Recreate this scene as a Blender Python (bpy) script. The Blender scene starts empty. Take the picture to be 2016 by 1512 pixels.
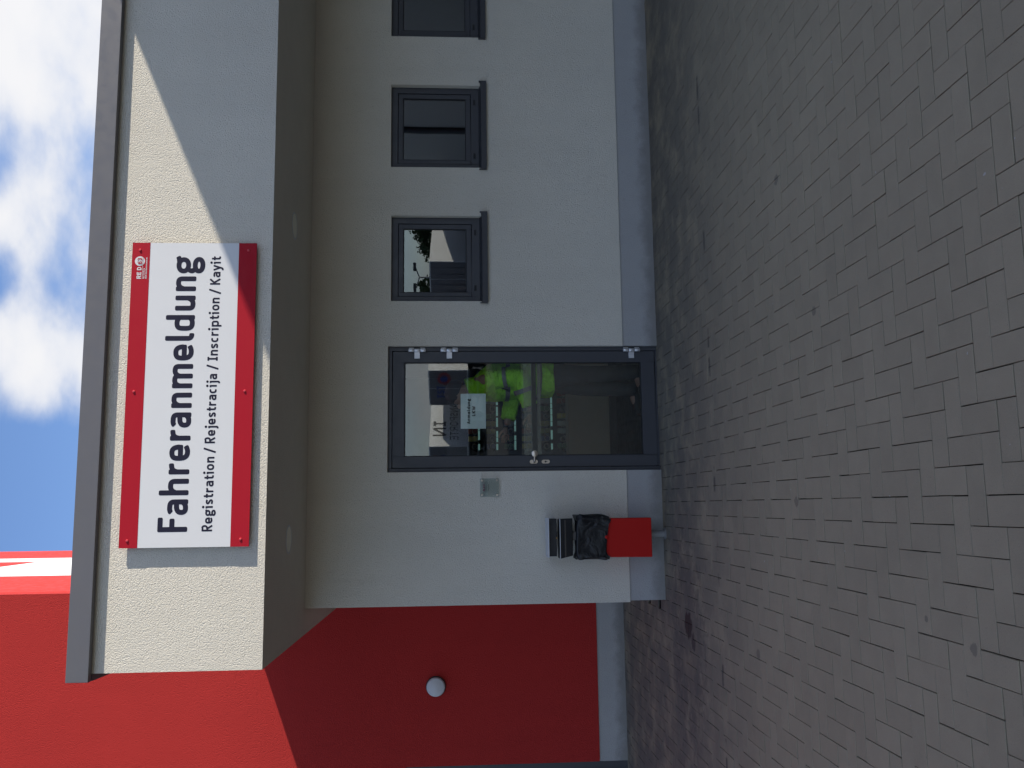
import bpy, bmesh, math, random
import numpy as np
from mathutils import Vector, Matrix

random.seed(7)
rng = np.random.default_rng(7)
SC = bpy.context.scene
COL = SC.collection
PI = math.pi

# ------------------------------------------------------------------ camera
CAM_H = 1.70
cam_data = bpy.data.cameras.new('camera')
cam = bpy.data.objects.new('camera', cam_data)
COL.objects.link(cam)
SC.camera = cam
cam_data.sensor_fit = 'HORIZONTAL'
cam_data.sensor_width = 36.0
cam_data.lens = 36.0 * 1741.1 / 2016.0
cam_data.clip_start = 0.05
cam_data.clip_end = 3000
RI = Vector((0.990621, -0.13655803, -0.00468389))      # world right of the upright view
DN = Vector((-0.01283862, -0.05889683, -0.99818151))   # world down of the upright view
FW = Vector((0.13603384, 0.9888797, -0.06009765))      # viewing direction
# the phone was held on its side: picture +x is world down, picture +y is world right
mw = Matrix((DN, RI, -FW)).transposed().to_4x4()
mw.translation = Vector((0, 0, CAM_H))
cam.matrix_world = mw

# ------------------------------------------------------------------ sun and sky
SUN_TRAVEL = Vector((-1.0, 0.285, -0.38)).normalized()
TO_SUN = -SUN_TRAVEL
sun_el = math.asin(TO_SUN.z)
sun_az = math.atan2(TO_SUN.x, TO_SUN.y)
sl = bpy.data.lights.new('sun', 'SUN')
sl.energy = 4.6
sl.angle = math.radians(0.53)
sl.color = (1.0, 0.93, 0.82)
so = bpy.data.objects.new('sun', sl)
COL.objects.link(so)
so.location = (30, -10, 20)
so.rotation_euler = SUN_TRAVEL.to_track_quat('-Z', 'Y').to_euler()

world = bpy.data.worlds.new('World')
SC.world = world
world.use_nodes = True
WN, WL = world.node_tree.nodes, world.node_tree.links
WN.clear()


def wn(kind, **kw):
    n = WN.new(kind)
    for k, v in kw.items():
        setattr(n, k, v)
    return n


def wmath(op, a, b=None, c=None, clamp=False):
    n = wn('ShaderNodeMath', operation=op, use_clamp=clamp)
    for i, v in enumerate((a, b, c)):
        if v is None:
            continue
        if isinstance(v, (int, float)):
            n.inputs[i].default_value = v
        else:
            WL.new(v, n.inputs[i])
    return n.outputs[0]


def wramp(v, a, b):
    n = wn('ShaderNodeMapRange', interpolation_type='SMOOTHSTEP')
    WL.new(v, n.inputs[0])
    n.inputs[1].default_value = a
    n.inputs[2].default_value = b
    return n.outputs[0]


def wdir(az, el):
    a, e = math.radians(az), math.radians(el)
    return (math.sin(a) * math.cos(e), math.cos(a) * math.cos(e), math.sin(e))


sky = wn('ShaderNodeTexSky', sky_type='NISHITA', sun_disc=False)
sky.sun_elevation = sun_el
sky.sun_rotation = sun_az
sky.altitude = 100
sky.air_density = 1.0
sky.dust_density = 0.6
sky.ozone_density = 3.0
wtc = wn('ShaderNodeTexCoord')
wdirn = wn('ShaderNodeVectorMath', operation='NORMALIZE')
WL.new(wtc.outputs['Generated'], wdirn.inputs[0])
WD = wdirn.outputs[0]
# the whole sky carries broken cumulus; a bank of it stands over the building's right half
wmap = wn('ShaderNodeMapping')
WL.new(WD, wmap.inputs[0])
wmap.inputs['Location'].default_value = (3.1, 1.7, 0.4)
wmap.inputs['Scale'].default_value = (1.0, 1.0, 1.9)
n1 = wn('ShaderNodeTexNoise')
n1.inputs['Scale'].default_value = 3.2
n1.inputs['Detail'].default_value = 7
n1.inputs['Roughness'].default_value = 0.50
n1.inputs['Distortion'].default_value = 0.25
WL.new(wmap.outputs[0], n1.inputs['Vector'])
n2 = wn('ShaderNodeTexNoise')
n2.inputs['Scale'].default_value = 9.0
n2.inputs['Detail'].default_value = 7
n2.inputs['Roughness'].default_value = 0.52
WL.new(wmap.outputs[0], n2.inputs['Vector'])
dens = wmath('ADD', wmath('MULTIPLY', n1.outputs[0], 0.62), wmath('MULTIPLY', n2.outputs[0], 0.38))


def bump(az, el, r0, r1, amp, acc):
    d = wn('ShaderNodeVectorMath', operation='DISTANCE')
    WL.new(WD, d.inputs[0])
    d.inputs[1].default_value = wdir(az, el)
    return wmath('ADD', acc, wmath('MULTIPLY', wramp(d.outputs[1], r1, r0), amp))


for args in [(27, 23.5, 0.02, 0.22, 0.15), (17, 23.8, 0.0, 0.11, 0.12), (9.0, 24.4, 0.0, 0.095, 0.14), (32, 23.5, 0.0, 0.12, 0.10),
             (0.0, 25, 0.0, 0.115, -0.30), (21.0, 27.3, 0.0, 0.050, -0.24), (14.8, 27.6, 0.0, 0.050, -0.21), (29.5, 26.2, 0.0, 0.030, -0.16),
             (4.5, 21, 0.0, 0.05, -0.08), (14.5, 21.3, 0.0, 0.08, 0.05)]:
    dens = bump(*args, dens)
cov = wramp(dens, 0.440, 0.640)
lit = wramp(dens, 0.47, 0.72)
ccol = wn('ShaderNodeMix', data_type='RGBA')
ccol.inputs[6].default_value = (3.1, 3.4, 4.05, 1)
ccol.inputs[7].default_value = (4.6, 4.55, 4.55, 1)
WL.new(lit, ccol.inputs[0])
smix = wn('ShaderNodeMix', data_type='RGBA')
WL.new(wmath('MULTIPLY', cov, 0.94), smix.inputs[0])
sgain = wn('ShaderNodeVectorMath', operation='MULTIPLY')
WL.new(sky.outputs[0], sgain.inputs[0])
sgain.inputs[1].default_value = (1.0, 1.02, 1.16)
WL.new(sgain.outputs[0], smix.inputs[6])
WL.new(ccol.outputs[2], smix.inputs[7])
bg = wn('ShaderNodeBackground')
bg.inputs[1].default_value = 0.125
WL.new(smix.outputs[2], bg.inputs[0])
wout = wn('ShaderNodeOutputWorld')
WL.new(bg.outputs[0], wout.inputs[0])

SC.view_settings.view_transform = 'Standard'
SC.view_settings.look = 'None'
SC.view_settings.exposure = 0.75
SC.view_settings.gamma = 1.0
SC.view_settings.use_curve_mapping = False

# ------------------------------------------------------------------ measured planes (metres)
YF = 5.856      # front of the canopy fascia
YD = 7.389      # front of the office wall
YR = 9.346      # front of the red wall
XC = -0.801     # left corner of the office wall
XFL = -1.006    # left end of the canopy
ZS = 2.946      # soffit
ZPL = 0.2975    # top of plinth


# ------------------------------------------------------------------ materials
class Mat:
    def __init__(self, name, color, rough=0.6, metallic=0.0, spec=0.5):
        self.m = bpy.data.materials.new(name)
        self.m.use_nodes = True
        self.nt = self.m.node_tree
        self.N, self.L = self.nt.nodes, self.nt.links
        self.N.clear()
        self.out = self.N.new('ShaderNodeOutputMaterial')
        self.b = self.N.new('ShaderNodeBsdfPrincipled')
        self.L.new(self.b.outputs[0], self.out.inputs[0])
        self.b.inputs['Base Color'].default_value = (*color, 1)
        self.b.inputs['Roughness'].default_value = rough
        self.b.inputs['Metallic'].default_value = metallic
        self.b.inputs['Specular IOR Level'].default_value = spec
        self.color = color
        self._pos = None
        self.col_socket = None

    def node(self, kind, **kw):
        n = self.N.new(kind)
        for k, v in kw.items():
            setattr(n, k, v)
        return n

    @property
    def pos(self):
        if self._pos is None:
            self._pos = self.node('ShaderNodeNewGeometry')
        return self._pos.outputs['Position']

    def noise(self, scale, detail=4, rough=0.55, stretch=None, distortion=0.0):
        n = self.node('ShaderNodeTexNoise')
        n.inputs['Scale'].default_value = scale
        n.inputs['Detail'].default_value = detail
        n.inputs['Roughness'].default_value = rough
        n.inputs['Distortion'].default_value = distortion
        if stretch:
            mp = self.node('ShaderNodeMapping')
            mp.inputs['Scale'].default_value = stretch
            self.L.new(self.pos, mp.inputs[0])
            self.L.new(mp.outputs[0], n.inputs['Vector'])
        else:
            self.L.new(self.pos, n.inputs['Vector'])
        return n.outputs[0]

    def math(self, op, a, b=None, c=None, clamp=False):
        n = self.node('ShaderNodeMath', operation=op, use_clamp=clamp)
        for i, v in enumerate((a, b, c)):
            if v is None:
                continue
            if isinstance(v, (int, float)):
                n.inputs[i].default_value = v
            else:
                self.L.new(v, n.inputs[i])
        return n.outputs[0]

    def ramp(self, v, a, b, lo=0.0, hi=1.0):
        n = self.node('ShaderNodeMapRange', interpolation_type='SMOOTHSTEP')
        self.L.new(v, n.inputs[0])
        n.inputs[1].default_value = a
        n.inputs[2].default_value = b
        n.inputs[3].default_value = lo
        n.inputs[4].default_value = hi
        return n.outputs[0]

    def blend(self, fac, color, mode='MIX'):
        """mix another colour over the base colour by a mask"""
        n = self.node('ShaderNodeMix', data_type='RGBA', blend_type=mode)
        if isinstance(fac, (int, float)):
            n.inputs[0].default_value = fac
        else:
            self.L.new(fac, n.inputs[0])
        if self.col_socket is None:
            n.inputs[6].default_value = (*self.color, 1)
        else:
            self.L.new(self.col_socket, n.inputs[6])
        if isinstance(color, tuple):
            n.inputs[7].default_value = (*color, 1)
        else:
            self.L.new(color, n.inputs[7])
        self.col_socket = n.outputs[2]
        self.L.new(self.col_socket, self.b.inputs['Base Color'])

    def scale_color(self, v):
        n = self.node('ShaderNodeVectorMath', operation='SCALE')
        if self.col_socket is None:
            n.inputs[0].default_value = self.color
        else:
            self.L.new(self.col_socket, n.inputs[0])
        self.L.new(v, n.inputs['Scale'])
        self.col_socket = n.outputs[0]
        self.L.new(self.col_socket, self.b.inputs['Base Color'])

    def bump(self, h, dist, strength=1.0):
        n = self.node('ShaderNodeBump')
        n.inputs['Distance'].default_value = dist
        n.inputs['Strength'].default_value = strength
        self.L.new(h, n.inputs['Height'])
        self.L.new(n.outputs[0], self.b.inputs['Normal'])


def plaster(name, color, grain=145.0, dist=0.0048, vary=0.06, dirt=0.05):
    m = Mat(name, color, 0.92, spec=0.25)
    v = m.node('ShaderNodeTexVoronoi', feature='SMOOTH_F1')
    v.inputs['Scale'].default_value = grain
    v.inputs['Smoothness'].default_value = 0.6
    w = m.node('ShaderNodeVectorMath', operation='ADD')
    nn = m.node('ShaderNodeTexNoise')
    nn.inputs['Scale'].default_value = grain * 0.5
    m.L.new(m.pos, nn.inputs['Vector'])
    sc = m.node('ShaderNodeVectorMath', operation='SCALE')
    sc.inputs['Scale'].default_value = 0.018
    m.L.new(nn.outputs['Color'], sc.inputs[0])
    m.L.new(m.pos, w.inputs[0])
    m.L.new(sc.outputs[0], w.inputs[1])
    m.L.new(w.outputs[0], v.inputs['Vector'])
    h = m.math('ADD', m.math('MULTIPLY', v.outputs['Distance'], -0.9), m.math('MULTIPLY', m.noise(grain * 1.9, 3), 0.55))
    m.bump(h, dist)
    big = m.noise(1.3, 5, 0.6)
    streak = m.noise(2.2, 5, 0.6, stretch=(3.0, 3.0, 0.35))
    f = m.math('ADD', m.math('MULTIPLY', m.math('SUBTRACT', big, 0.5), vary * 2), 1.0)
    f = m.math('ADD', f, m.math('MULTIPLY', m.math('SUBTRACT', streak, 0.5), dirt * 2))
    m.scale_color(f)
    # the pits between the grains are a little darker
    m.blend(m.ramp(v.outputs['Distance'], 0.55, 0.95, 0.0, 0.22), tuple(c * 0.6 for c in color))
    return m


def paint(name, color, rough=0.4, vary=0.05, spec=0.5, metallic=0.0, grain=None):
    m = Mat(name, color, rough, metallic, spec)
    n = m.noise(6.0, 5, 0.6)
    m.scale_color(m.math('ADD', m.math('MULTIPLY', m.math('SUBTRACT', n, 0.5), vary * 2), 1.0))
    m.L.new(m.ramp(m.noise(14.0, 4), 0.3, 0.7, rough * 0.85, min(1, rough * 1.2)), m.b.inputs['Roughness'])
    if grain:
        m.bump(m.noise(grain, 3), 0.0006)
    return m


def glass(name, reflect, tint, rough=0.0, curve=0.9):
    """clear pane: mirror layer over a tinted see-through layer"""
    m = Mat(name, (0.5, 0.5, 0.5))
    m.N.remove(m.b)
    tr = m.node('ShaderNodeBsdfTransparent')
    tr.inputs[0].default_value = (*tint, 1)
    gl = m.node('ShaderNodeBsdfGlossy')
    gl.inputs['Roughness'].default_value = rough
    gl.inputs['Color'].default_value = (0.93, 0.97, 1.0, 1)
    wv = m.node('ShaderNodeTexNoise')
    wv.inputs['Scale'].default_value = 1.6
    wv.inputs['Detail'].default_value = 1
    m.L.new(m.pos, wv.inputs['Vector'])
    bp = m.node('ShaderNodeBump')
    bp.inputs['Distance'].default_value = 0.0006
    bp.inputs['Strength'].default_value = 0.5
    m.L.new(wv.outputs[0], bp.inputs['Height'])
    m.L.new(bp.outputs[0], gl.inputs['Normal'])
    fr = m.node('ShaderNodeFresnel')
    fr.inputs[0].default_value = 1.5
    mx = m.node('ShaderNodeMixShader')
    m.L.new(m.math('ADD', fr.outputs[0], reflect, clamp=True), mx.inputs[0])
    m.L.new(tr.outputs[0], mx.inputs[1])
    m.L.new(gl.outputs[0], mx.inputs[2])
    m.L.new(mx.outputs[0], m.out.inputs[0])
    return m


def emitter(name, color, strength):
    m = Mat(name, color)
    m.b.inputs['Emission Color'].default_value = (*color, 1)
    m.b.inputs['Emission Strength'].default_value = strength
    return m


M = {}
M['plaster'] = plaster('white_plaster', (0.655, 0.610, 0.515))
M['plinth'] = plaster('plinth_render', (0.375, 0.368, 0.355), grain=150, dist=0.0025, dirt=0.06)
mp_ = M['plinth']
sp_ = mp_.node('ShaderNodeSeparateXYZ')
mp_.L.new(mp_.pos, sp_.inputs[0])
splash = mp_.math('MULTIPLY', mp_.ramp(mp_.math('ADD', sp_.outputs[2], mp_.math('MULTIPLY', mp_.noise(7, 4, 0.65), -0.16)), 0.06, -0.06), 0.55)
mp_.blend(splash, (0.13, 0.12, 0.105))
mp_.blend(mp_.ramp(mp_.noise(11, 3, 0.6), 0.66, 0.76, 0.0, 0.22), (0.22, 0.21, 0.19))
mw_ = M['plaster']
mw_.blend(mw_.ramp(mw_.noise(2.6, 6, 0.7), 0.60, 0.78, 0.0, 0.13), (0.30, 0.27, 0.23))
mw_.blend(mw_.ramp(mw_.noise(55, 1, 0.4), 0.80, 0.83, 0.0, 0.5), (0.20, 0.18, 0.16))
M['red_plaster'] = plaster('red_plaster', (0.385, 0.025, 0.0215), grain=120, dist=0.0055, vary=0.07, dirt=0.05)
M['red_panel'] = paint('red_sheet_metal', (0.50, 0.026, 0.016), 0.6, spec=0.2)
M['white_panel'] = paint('white_sheet_metal', (0.80, 0.80, 0.79), 0.35)
M['cap'] = paint('grey_roof_sheet', (0.115, 0.112, 0.118), 0.45, 0.07)
M['dark'] = paint('anthracite_aluminium', (0.044, 0.046, 0.053), 0.42, 0.08)
M['black_gasket'] = Mat('black_gasket', (0.008, 0.008, 0.009), 0.7)
M['sill'] = paint('dark_sill_sheet', (0.038, 0.040, 0.046), 0.40, 0.10)
M['pane'] = glass('door_glass', 0.05, (0.94, 0.97, 0.95))
M['win_pane'] = glass('window_glass', 0.10, (0.42, 0.46, 0.46))
M['plate_glass'] = glass('nameplate_glass', 0.03, (0.86, 0.90, 0.90))
M['sign_white'] = paint('sign_white', (0.66, 0.66, 0.655), 0.45, 0.015, 0.35)
M['sign_red'] = paint('sign_red', (0.38, 0.009, 0.020), 0.55, 0.02, 0.15)
M['navy'] = paint('navy_vinyl', (0.017, 0.017, 0.034), 0.6, 0.03, 0.15)
M['screw_red'] = paint('red_screw_cap', (0.55, 0.05, 0.06), 0.3)
M['steel'] = paint('brushed_steel', (0.60, 0.53, 0.45), 0.32, 0.08, metallic=1.0)  # warm tint puts the sunlit yard's reflection into the colour
M['hinge'] = paint('satin_aluminium', (0.62, 0.62, 0.63), 0.40, 0.06, metallic=0.75)
M['paper'] = paint('white_paper', (0.86, 0.88, 0.84), 0.8, 0.02)
M['ink'] = Mat('black_ink', (0.015, 0.015, 0.016), 0.6)
M['bin_red'] = paint('red_powder_coat', (0.43, 0.012, 0.009), 0.5, 0.06, 0.15)
M['bin_black'] = paint('sooty_black_steel', (0.012, 0.012, 0.013), 0.55, 0.25)
M['bin_lip'] = paint('worn_pale_steel', (0.55, 0.57, 0.58), 0.45, 0.12)
M['soot'] = paint('burnt_steel', (0.085, 0.075, 0.065), 0.6, 0.3)
M['galv'] = paint('galvanised_tube', (0.24, 0.24, 0.235), 0.5, 0.15, metallic=0.3)
M['lamp_white'] = paint('opal_glass', (0.52, 0.53, 0.53), 0.35, 0.01)
M['lamp_base'] = Mat('lamp_base', (0.02, 0.02, 0.022), 0.5)
M['soffit_lamp'] = paint('soffit_lamp_glass', (0.80, 0.785, 0.65), 0.5, 0.02)
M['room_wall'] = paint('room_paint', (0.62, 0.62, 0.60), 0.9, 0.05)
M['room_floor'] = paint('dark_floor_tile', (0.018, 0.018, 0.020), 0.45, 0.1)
M['beige'] = paint('beige_reflection', (0.42, 0.33, 0.23), 0.7, 0.08)
M['hall'] = paint('pale_hall_cladding', (0.36, 0.335, 0.30), 0.6, 0.06)

# bin liner: thin glossy film with creases
m = Mat('black_bin_film', (0.006, 0.007, 0.009), 0.38, spec=0.4)
m.bump(m.math('ADD', m.noise(7, 3, 0.5, distortion=1.6), m.math('MULTIPLY', m.noise(24, 2, stretch=(1, 1, 0.3)), 0.2)), 0.015)
M['film'] = m

# concrete pavers
m = Mat('concrete_paver', (0.298, 0.254, 0.170), 0.9, spec=0.3)
oi = m.node('ShaderNodeObjectInfo')
gi = m.node('ShaderNodeNewGeometry')
r = m.math('FRACT', m.math('ADD', oi.outputs['Random'], gi.outputs['Random Per Island']))
tone = m.math('ADD', m.math('MULTIPLY', m.math('SUBTRACT', r, 0.5), 0.09), 1.0)
tone = m.math('ADD', tone, m.math('MULTIPLY', m.math('SUBTRACT', m.noise(0.8, 5, 0.6), 0.5), 0.26))
tone = m.math('ADD', tone, m.math('MULTIPLY', m.math('SUBTRACT', m.noise(9, 4, 0.6), 0.5), 0.22))
tone = m.math('ADD', tone, m.math('MULTIPLY', m.math('SUBTRACT', m.noise(420, 2, 0.6), 0.5), 0.42))
m.scale_color(tone)
# pale and dark grit in the concrete face
m.blend(m.ramp(m.noise(260, 2, 0.5), 0.66, 0.74, 0.0, 0.35), (0.36, 0.34, 0.31))
m.blend(m.ramp(m.noise(190, 2, 0.5, stretch=(1, 1, 1.01)), 0.67, 0.75, 0.0, 0.5), (0.07, 0.066, 0.06))
sep = m.node('ShaderNodeSeparateXYZ')
m.L.new(m.pos, sep.inputs[0])
# a few pale crumbs trodden onto the stones
m.blend(m.ramp(m.noise(38, 1, 0.5), 0.795, 0.815, 0.0, 0.8), (0.42, 0.41, 0.38))
# drip line under the canopy edge
dy = m.math('ABSOLUTE', m.math('SUBTRACT', sep.outputs[1], 5.845))
drip = m.math('MULTIPLY', m.ramp(dy, 0.03, 0.006), m.ramp(m.noise(5.0, 3, 0.6, stretch=(1.0, 0.2, 1.0)), 0.52, 0.60))
m.blend(m.math('MULTIPLY', drip, 0.72), (0.035, 0.032, 0.03))
# grime plus painted shade towards the wall foot, and the trodden patch by the bin
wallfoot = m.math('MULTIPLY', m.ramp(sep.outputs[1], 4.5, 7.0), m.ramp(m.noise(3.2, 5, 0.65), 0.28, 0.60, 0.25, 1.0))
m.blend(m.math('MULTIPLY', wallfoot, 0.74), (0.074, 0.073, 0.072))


NZ = {k: m.math('SUBTRACT', m.noise(k, 3, 0.6), 0.5) for k in (14.0, 40.0)}


def spot(cx, cy, rx, ry, wob, amount, color, nscale=9.0):
    a = m.math('MULTIPLY', m.math('SUBTRACT', sep.outputs[0], cx), 1.0 / rx)
    b = m.math('MULTIPLY', m.math('SUBTRACT', sep.outputs[1], cy), 1.0 / ry)
    d = m.math('SQRT', m.math('ADD', m.math('MULTIPLY', a, a), m.math('MULTIPLY', b, b)))
    d = m.math('ADD', d, m.math('MULTIPLY', NZ[nscale], wob))
    m.blend(m.math('MULTIPLY', m.ramp(d, 1.0, 0.72), amount), color)


spot(-0.90, 6.69, 0.11, 0.12, 1.1, 0.93, (0.030, 0.012, 0.010), 14.0)
spot(-1.00, 6.56, 0.07, 0.06, 1.5, 0.8, (0.045, 0.03, 0.028), 14.0)
spot(-1.0, 6.7, 0.75, 0.45, 3.0, 0.34, (0.07, 0.06, 0.058), 14.0)
for gx, gy, gr in [(-0.859, 5.12, 0.035), (-0.492, 2.929, 0.024), (0.903, 4.059, 0.028), (1.708, 4.446, 0.034), (0.0, 4.415, 0.030), (-0.43, 3.22, 0.014)]:
    spot(gx, gy, gr, gr, 0.9, 0.45, (0.06, 0.056, 0.053), 40.0)
m.bump(m.math('ADD', m.noise(420, 3, 0.6), m.math('MULTIPLY', m.noise(60, 3), 0.6)), 0.0016)
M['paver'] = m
M['joint'] = Mat('joint_sand', (0.014, 0.013, 0.012), 0.95, spec=0.1)
mg = Mat('yard_asphalt', (0.062, 0.060, 0.057), 0.95, spec=0.2)
mg.scale_color(mg.math('ADD', mg.math('MULTIPLY', mg.math('SUBTRACT', mg.noise(0.5, 6, 0.6), 0.5), 0.5), 1.0))
M['ground'] = mg


# ------------------------------------------------------------------ builders
ORIGIN = {}


def org(o):
    return ORIGIN.get(o.name, Vector((0, 0, 0))) if o is not None else Vector((0, 0, 0))


def tag(o, label=None, cat=None, group=None, kind=None):
    if label:
        o['label'] = label
    if cat:
        o['category'] = cat
    if group:
        o['group'] = group
    if kind:
        o['kind'] = kind
    return o


def empty(name, loc, label=None, cat=None, group=None, kind=None):
    o = bpy.data.objects.new(name, None)
    COL.objects.link(o)
    o.location = loc
    o.empty_display_size = 0.1
    ORIGIN[o.name] = Vector(loc)
    return tag(o, label, cat, group, kind)


class MB:
    """collects shapes in world coordinates and links them as one mesh object"""

    def __init__(self):
        self.v, self.f = [], []
        self.smooth = []

    def add(self, vs, fs, smooth=False):
        b = len(self.v)
        self.v += [Vector(p) for p in vs]
        self.f += [tuple(i + b for i in f) for f in fs]
        self.smooth += [smooth] * len(fs)
        return self

    def box(self, x0, x1, y0, y1, z0, z1):
        vs = [(x0, y0, z0), (x1, y0, z0), (x1, y1, z0), (x0, y1, z0), (x0, y0, z1), (x1, y0, z1), (x1, y1, z1), (x0, y1, z1)]
        return self.add(vs, [(0, 3, 2, 1), (4, 5, 6, 7), (0, 1, 5, 4), (1, 2, 6, 5), (2, 3, 7, 6), (3, 0, 4, 7)])

    def hexa(self, vs):
        return self.add(vs, [(0, 3, 2, 1), (4, 5, 6, 7), (0, 1, 5, 4), (1, 2, 6, 5), (2, 3, 7, 6), (3, 0, 4, 7)])

    def quad(self, a, b, c, d):
        return self.add([a, b, c, d], [(0, 1, 2, 3)])

    def poly(self, pts):
        return self.add(pts, [tuple(range(len(pts)))])

    def prism_x(self, prof, x0, x1):
        """profile of (y, z) extruded along x"""
        n = len(prof)
        vs = [(x0, y, z) for y, z in prof] + [(x1, y, z) for y, z in prof]
        fs = [tuple(range(n)), tuple(range(2 * n - 1, n - 1, -1))]
        fs += [(i, n + i, n + (i + 1) % n, (i + 1) % n) for i in range(n)]
        return self.add(vs, fs)

    def prism_y(self, prof, y0, y1):
        """profile of (x, z) extruded along y"""
        n = len(prof)
        vs = [(x, y0, z) for x, z in prof] + [(x, y1, z) for x, z in prof]
        fs = [tuple(range(n - 1, -1, -1)), tuple(range(n, 2 * n))]
        fs += [((i + 1) % n, n + (i + 1) % n, n + i, i) for i in range(n)]
        return self.add(vs, fs)

    def tube(self, pts, radii, n=12, caps=True, ratio=1.0, up=None):
        pts = [Vector(p) for p in pts]
        if isinstance(radii, (int, float)):
            radii = [radii] * len(pts)
        vs, fs = [], []
        prev = None
        for i, p in enumerate(pts):
            t = (pts[min(i + 1, len(pts) - 1)] - pts[max(i - 1, 0)]).normalized()
            if prev is None:
                ref = Vector(up) if up else (Vector((0, 0, 1)) if abs(t.z) < 0.9 else Vector((0, 1, 0)))
                a = t.cross(ref).normalized()
            else:
                a = (prev - t * prev.dot(t)).normalized()
            prev = a
            b = t.cross(a)
            for k in range(n):
                c, s = math.cos(2 * PI * k / n), math.sin(2 * PI * k / n)
                vs.append(p + a * (radii[i] * c) + b * (radii[i] * ratio * s))
        for i in range(len(pts) - 1):
            for k in range(n):
                fs.append((i * n + k, i * n + (k + 1) % n, (i + 1) * n + (k + 1) % n, (i + 1) * n + k))
        b0 = len(self.v)
        self.add(vs, fs, True)
        if caps:
            L = len(pts) - 1
            self.add([vs[k] for k in range(n)], [tuple(range(n - 1, -1, -1))])
            self.add([vs[L * n + k] for k in range(n)], [tuple(range(n))])
        return self

    def lathe(self, center, axis, prof, n=32):
        """profile of (radius, distance along axis), closed where the radius is 0"""
        ax = Vector(axis).normalized()
        a = ax.cross(Vector((0, 0, 1)) if abs(ax.z) < 0.9 else Vector((1, 0, 0))).normalized()
        b = ax.cross(a)
        c = Vector(center)
        vs, fs = [], []
        for r_, h in prof:
            for k in range(n):
                th = 2 * PI * k / n
                vs.append(c + ax * h + (a * math.cos(th) + b * math.sin(th)) * max(r_, 1e-5))
        for i in range(len(prof) - 1):
            for k in range(n):
                fs.append((i * n + k, i * n + (k + 1) % n, (i + 1) * n + (k + 1) % n, (i + 1) * n + k))
        return self.add(vs, fs, True)

    def build(self, name, mat, parent=None, bevel=0.0, sharp=True):
        o0 = org(parent)
        me = bpy.data.meshes.new(name)
        me.from_pydata([tuple(p - o0) for p in self.v], [], self.f)
        me.polygons.foreach_set('use_smooth', self.smooth)
        me.update()
        bm = bmesh.new()
        bm.from_mesh(me)
        bmesh.ops.remove_doubles(bm, verts=bm.verts, dist=1e-5)
        bmesh.ops.recalc_face_normals(bm, faces=bm.faces)
        if sharp:
            for e in bm.edges:
                if len(e.link_faces) == 2 and e.calc_face_angle(0) > 0.7:
                    e.smooth = False
        bm.to_mesh(me)
        bm.free()
        me.materials.append(mat.m if isinstance(mat, Mat) else mat)
        o = bpy.data.objects.new(name, me)
        COL.objects.link(o)
        if parent is not None:
            o.parent = parent
        ORIGIN[o.name] = o0.copy()
        if bevel:
            md = o.modifiers.new('bevel', 'BEVEL')
            md.width = bevel
            md.segments = 2
            md.limit_method = 'ANGLE'
            md.angle_limit = 0.6
        return o

    def thing(self, name, mat, label, cat, origin, group=None, bevel=0.0):
        """a thing that is one mesh, with its origin at its base"""
        anchor = Vector(origin)
        for i in range(len(self.v)):
            self.v[i] = self.v[i] - anchor
        o = self.build(name, mat, None, bevel)
        o.location = anchor
        return tag(o, label, cat, group)


def rot_pts(vs, c, ang):
    ca, sa = math.cos(ang), math.sin(ang)
    return [Vector((c[0] + (p[0] - c[0]) * ca - (p[1] - c[1]) * sa, c[1] + (p[0] - c[0]) * sa + (p[1] - c[1]) * ca, p[2])) for p in vs]


def holed_wall(mb, x0, x1, z0, z1, holes, y0, y1):
    """a wall slab in x/z with rectangular openings (hx0, hx1, hz0, hz1), from y0 (front) to y1"""
    xs = sorted({x0, x1, *[c for h in holes for c in h[:2] if x0 < c < x1]})
    zs = sorted({z0, z1, *[c for h in holes for c in h[2:] if z0 < c < z1]})

    def inside(x, z):
        return any(h[0] < x < h[1] and h[2] < z < h[3] for h in holes)

    def solid(i, j):
        return 0 <= i < len(xs) - 1 and 0 <= j < len(zs) - 1 and not inside((xs[i] + xs[i + 1]) / 2, (zs[j] + zs[j + 1]) / 2)
    for i in range(len(xs) - 1):
        for j in range(len(zs) - 1):
            if not solid(i, j):
                continue
            a, b, c, d = xs[i], xs[i + 1], zs[j], zs[j + 1]
            mb.quad((a, y0, c), (b, y0, c), (b, y0, d), (a, y0, d))
            mb.quad((b, y1, c), (a, y1, c), (a, y1, d), (b, y1, d))
            if not solid(i - 1, j):
                mb.quad((a, y1, c), (a, y0, c), (a, y0, d), (a, y1, d))
            if not solid(i + 1, j):
                mb.quad((b, y0, c), (b, y1, c), (b, y1, d), (b, y0, d))
            if not solid(i, j - 1):
                mb.quad((a, y0, c), (a, y1, c), (b, y1, c), (b, y0, c))
            if not solid(i, j + 1):
                mb.quad((a, y1, d), (a, y0, d), (b, y0, d), (b, y1, d))


def frame4(mb, x0, x1, z0, z1, wl, wr, wt, wb, y0, y1):
    """four rails butted round an opening"""
    mb.box(x0, x0 + wl, y0, y1, z0, z1)
    mb.box(x1 - wr, x1, y0, y1, z0, z1)
    mb.box(x0 + wl, x1 - wr, y0, y1, z1 - wt, z1)
    mb.box(x0 + wl, x1 - wr, y0, y1, z0, z0 + wb)


# ------------------------------------------------------------------ lettering: a rounded condensed sans, drawn stroke by stroke
XH = 0.70


def cub(p0, p1, p2, p3, n=9):
    out = []
    for i in range(n + 1):
        t = i / n
        s = 1 - t
        out.append((s ** 3 * p0[0] + 3 * s * s * t * p1[0] + 3 * s * t * t * p2[0] + t ** 3 * p3[0],
                    s ** 3 * p0[1] + 3 * s * s * t * p1[1] + 3 * s * t * t * p2[1] + t ** 3 * p3[1]))
    return out


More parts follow.
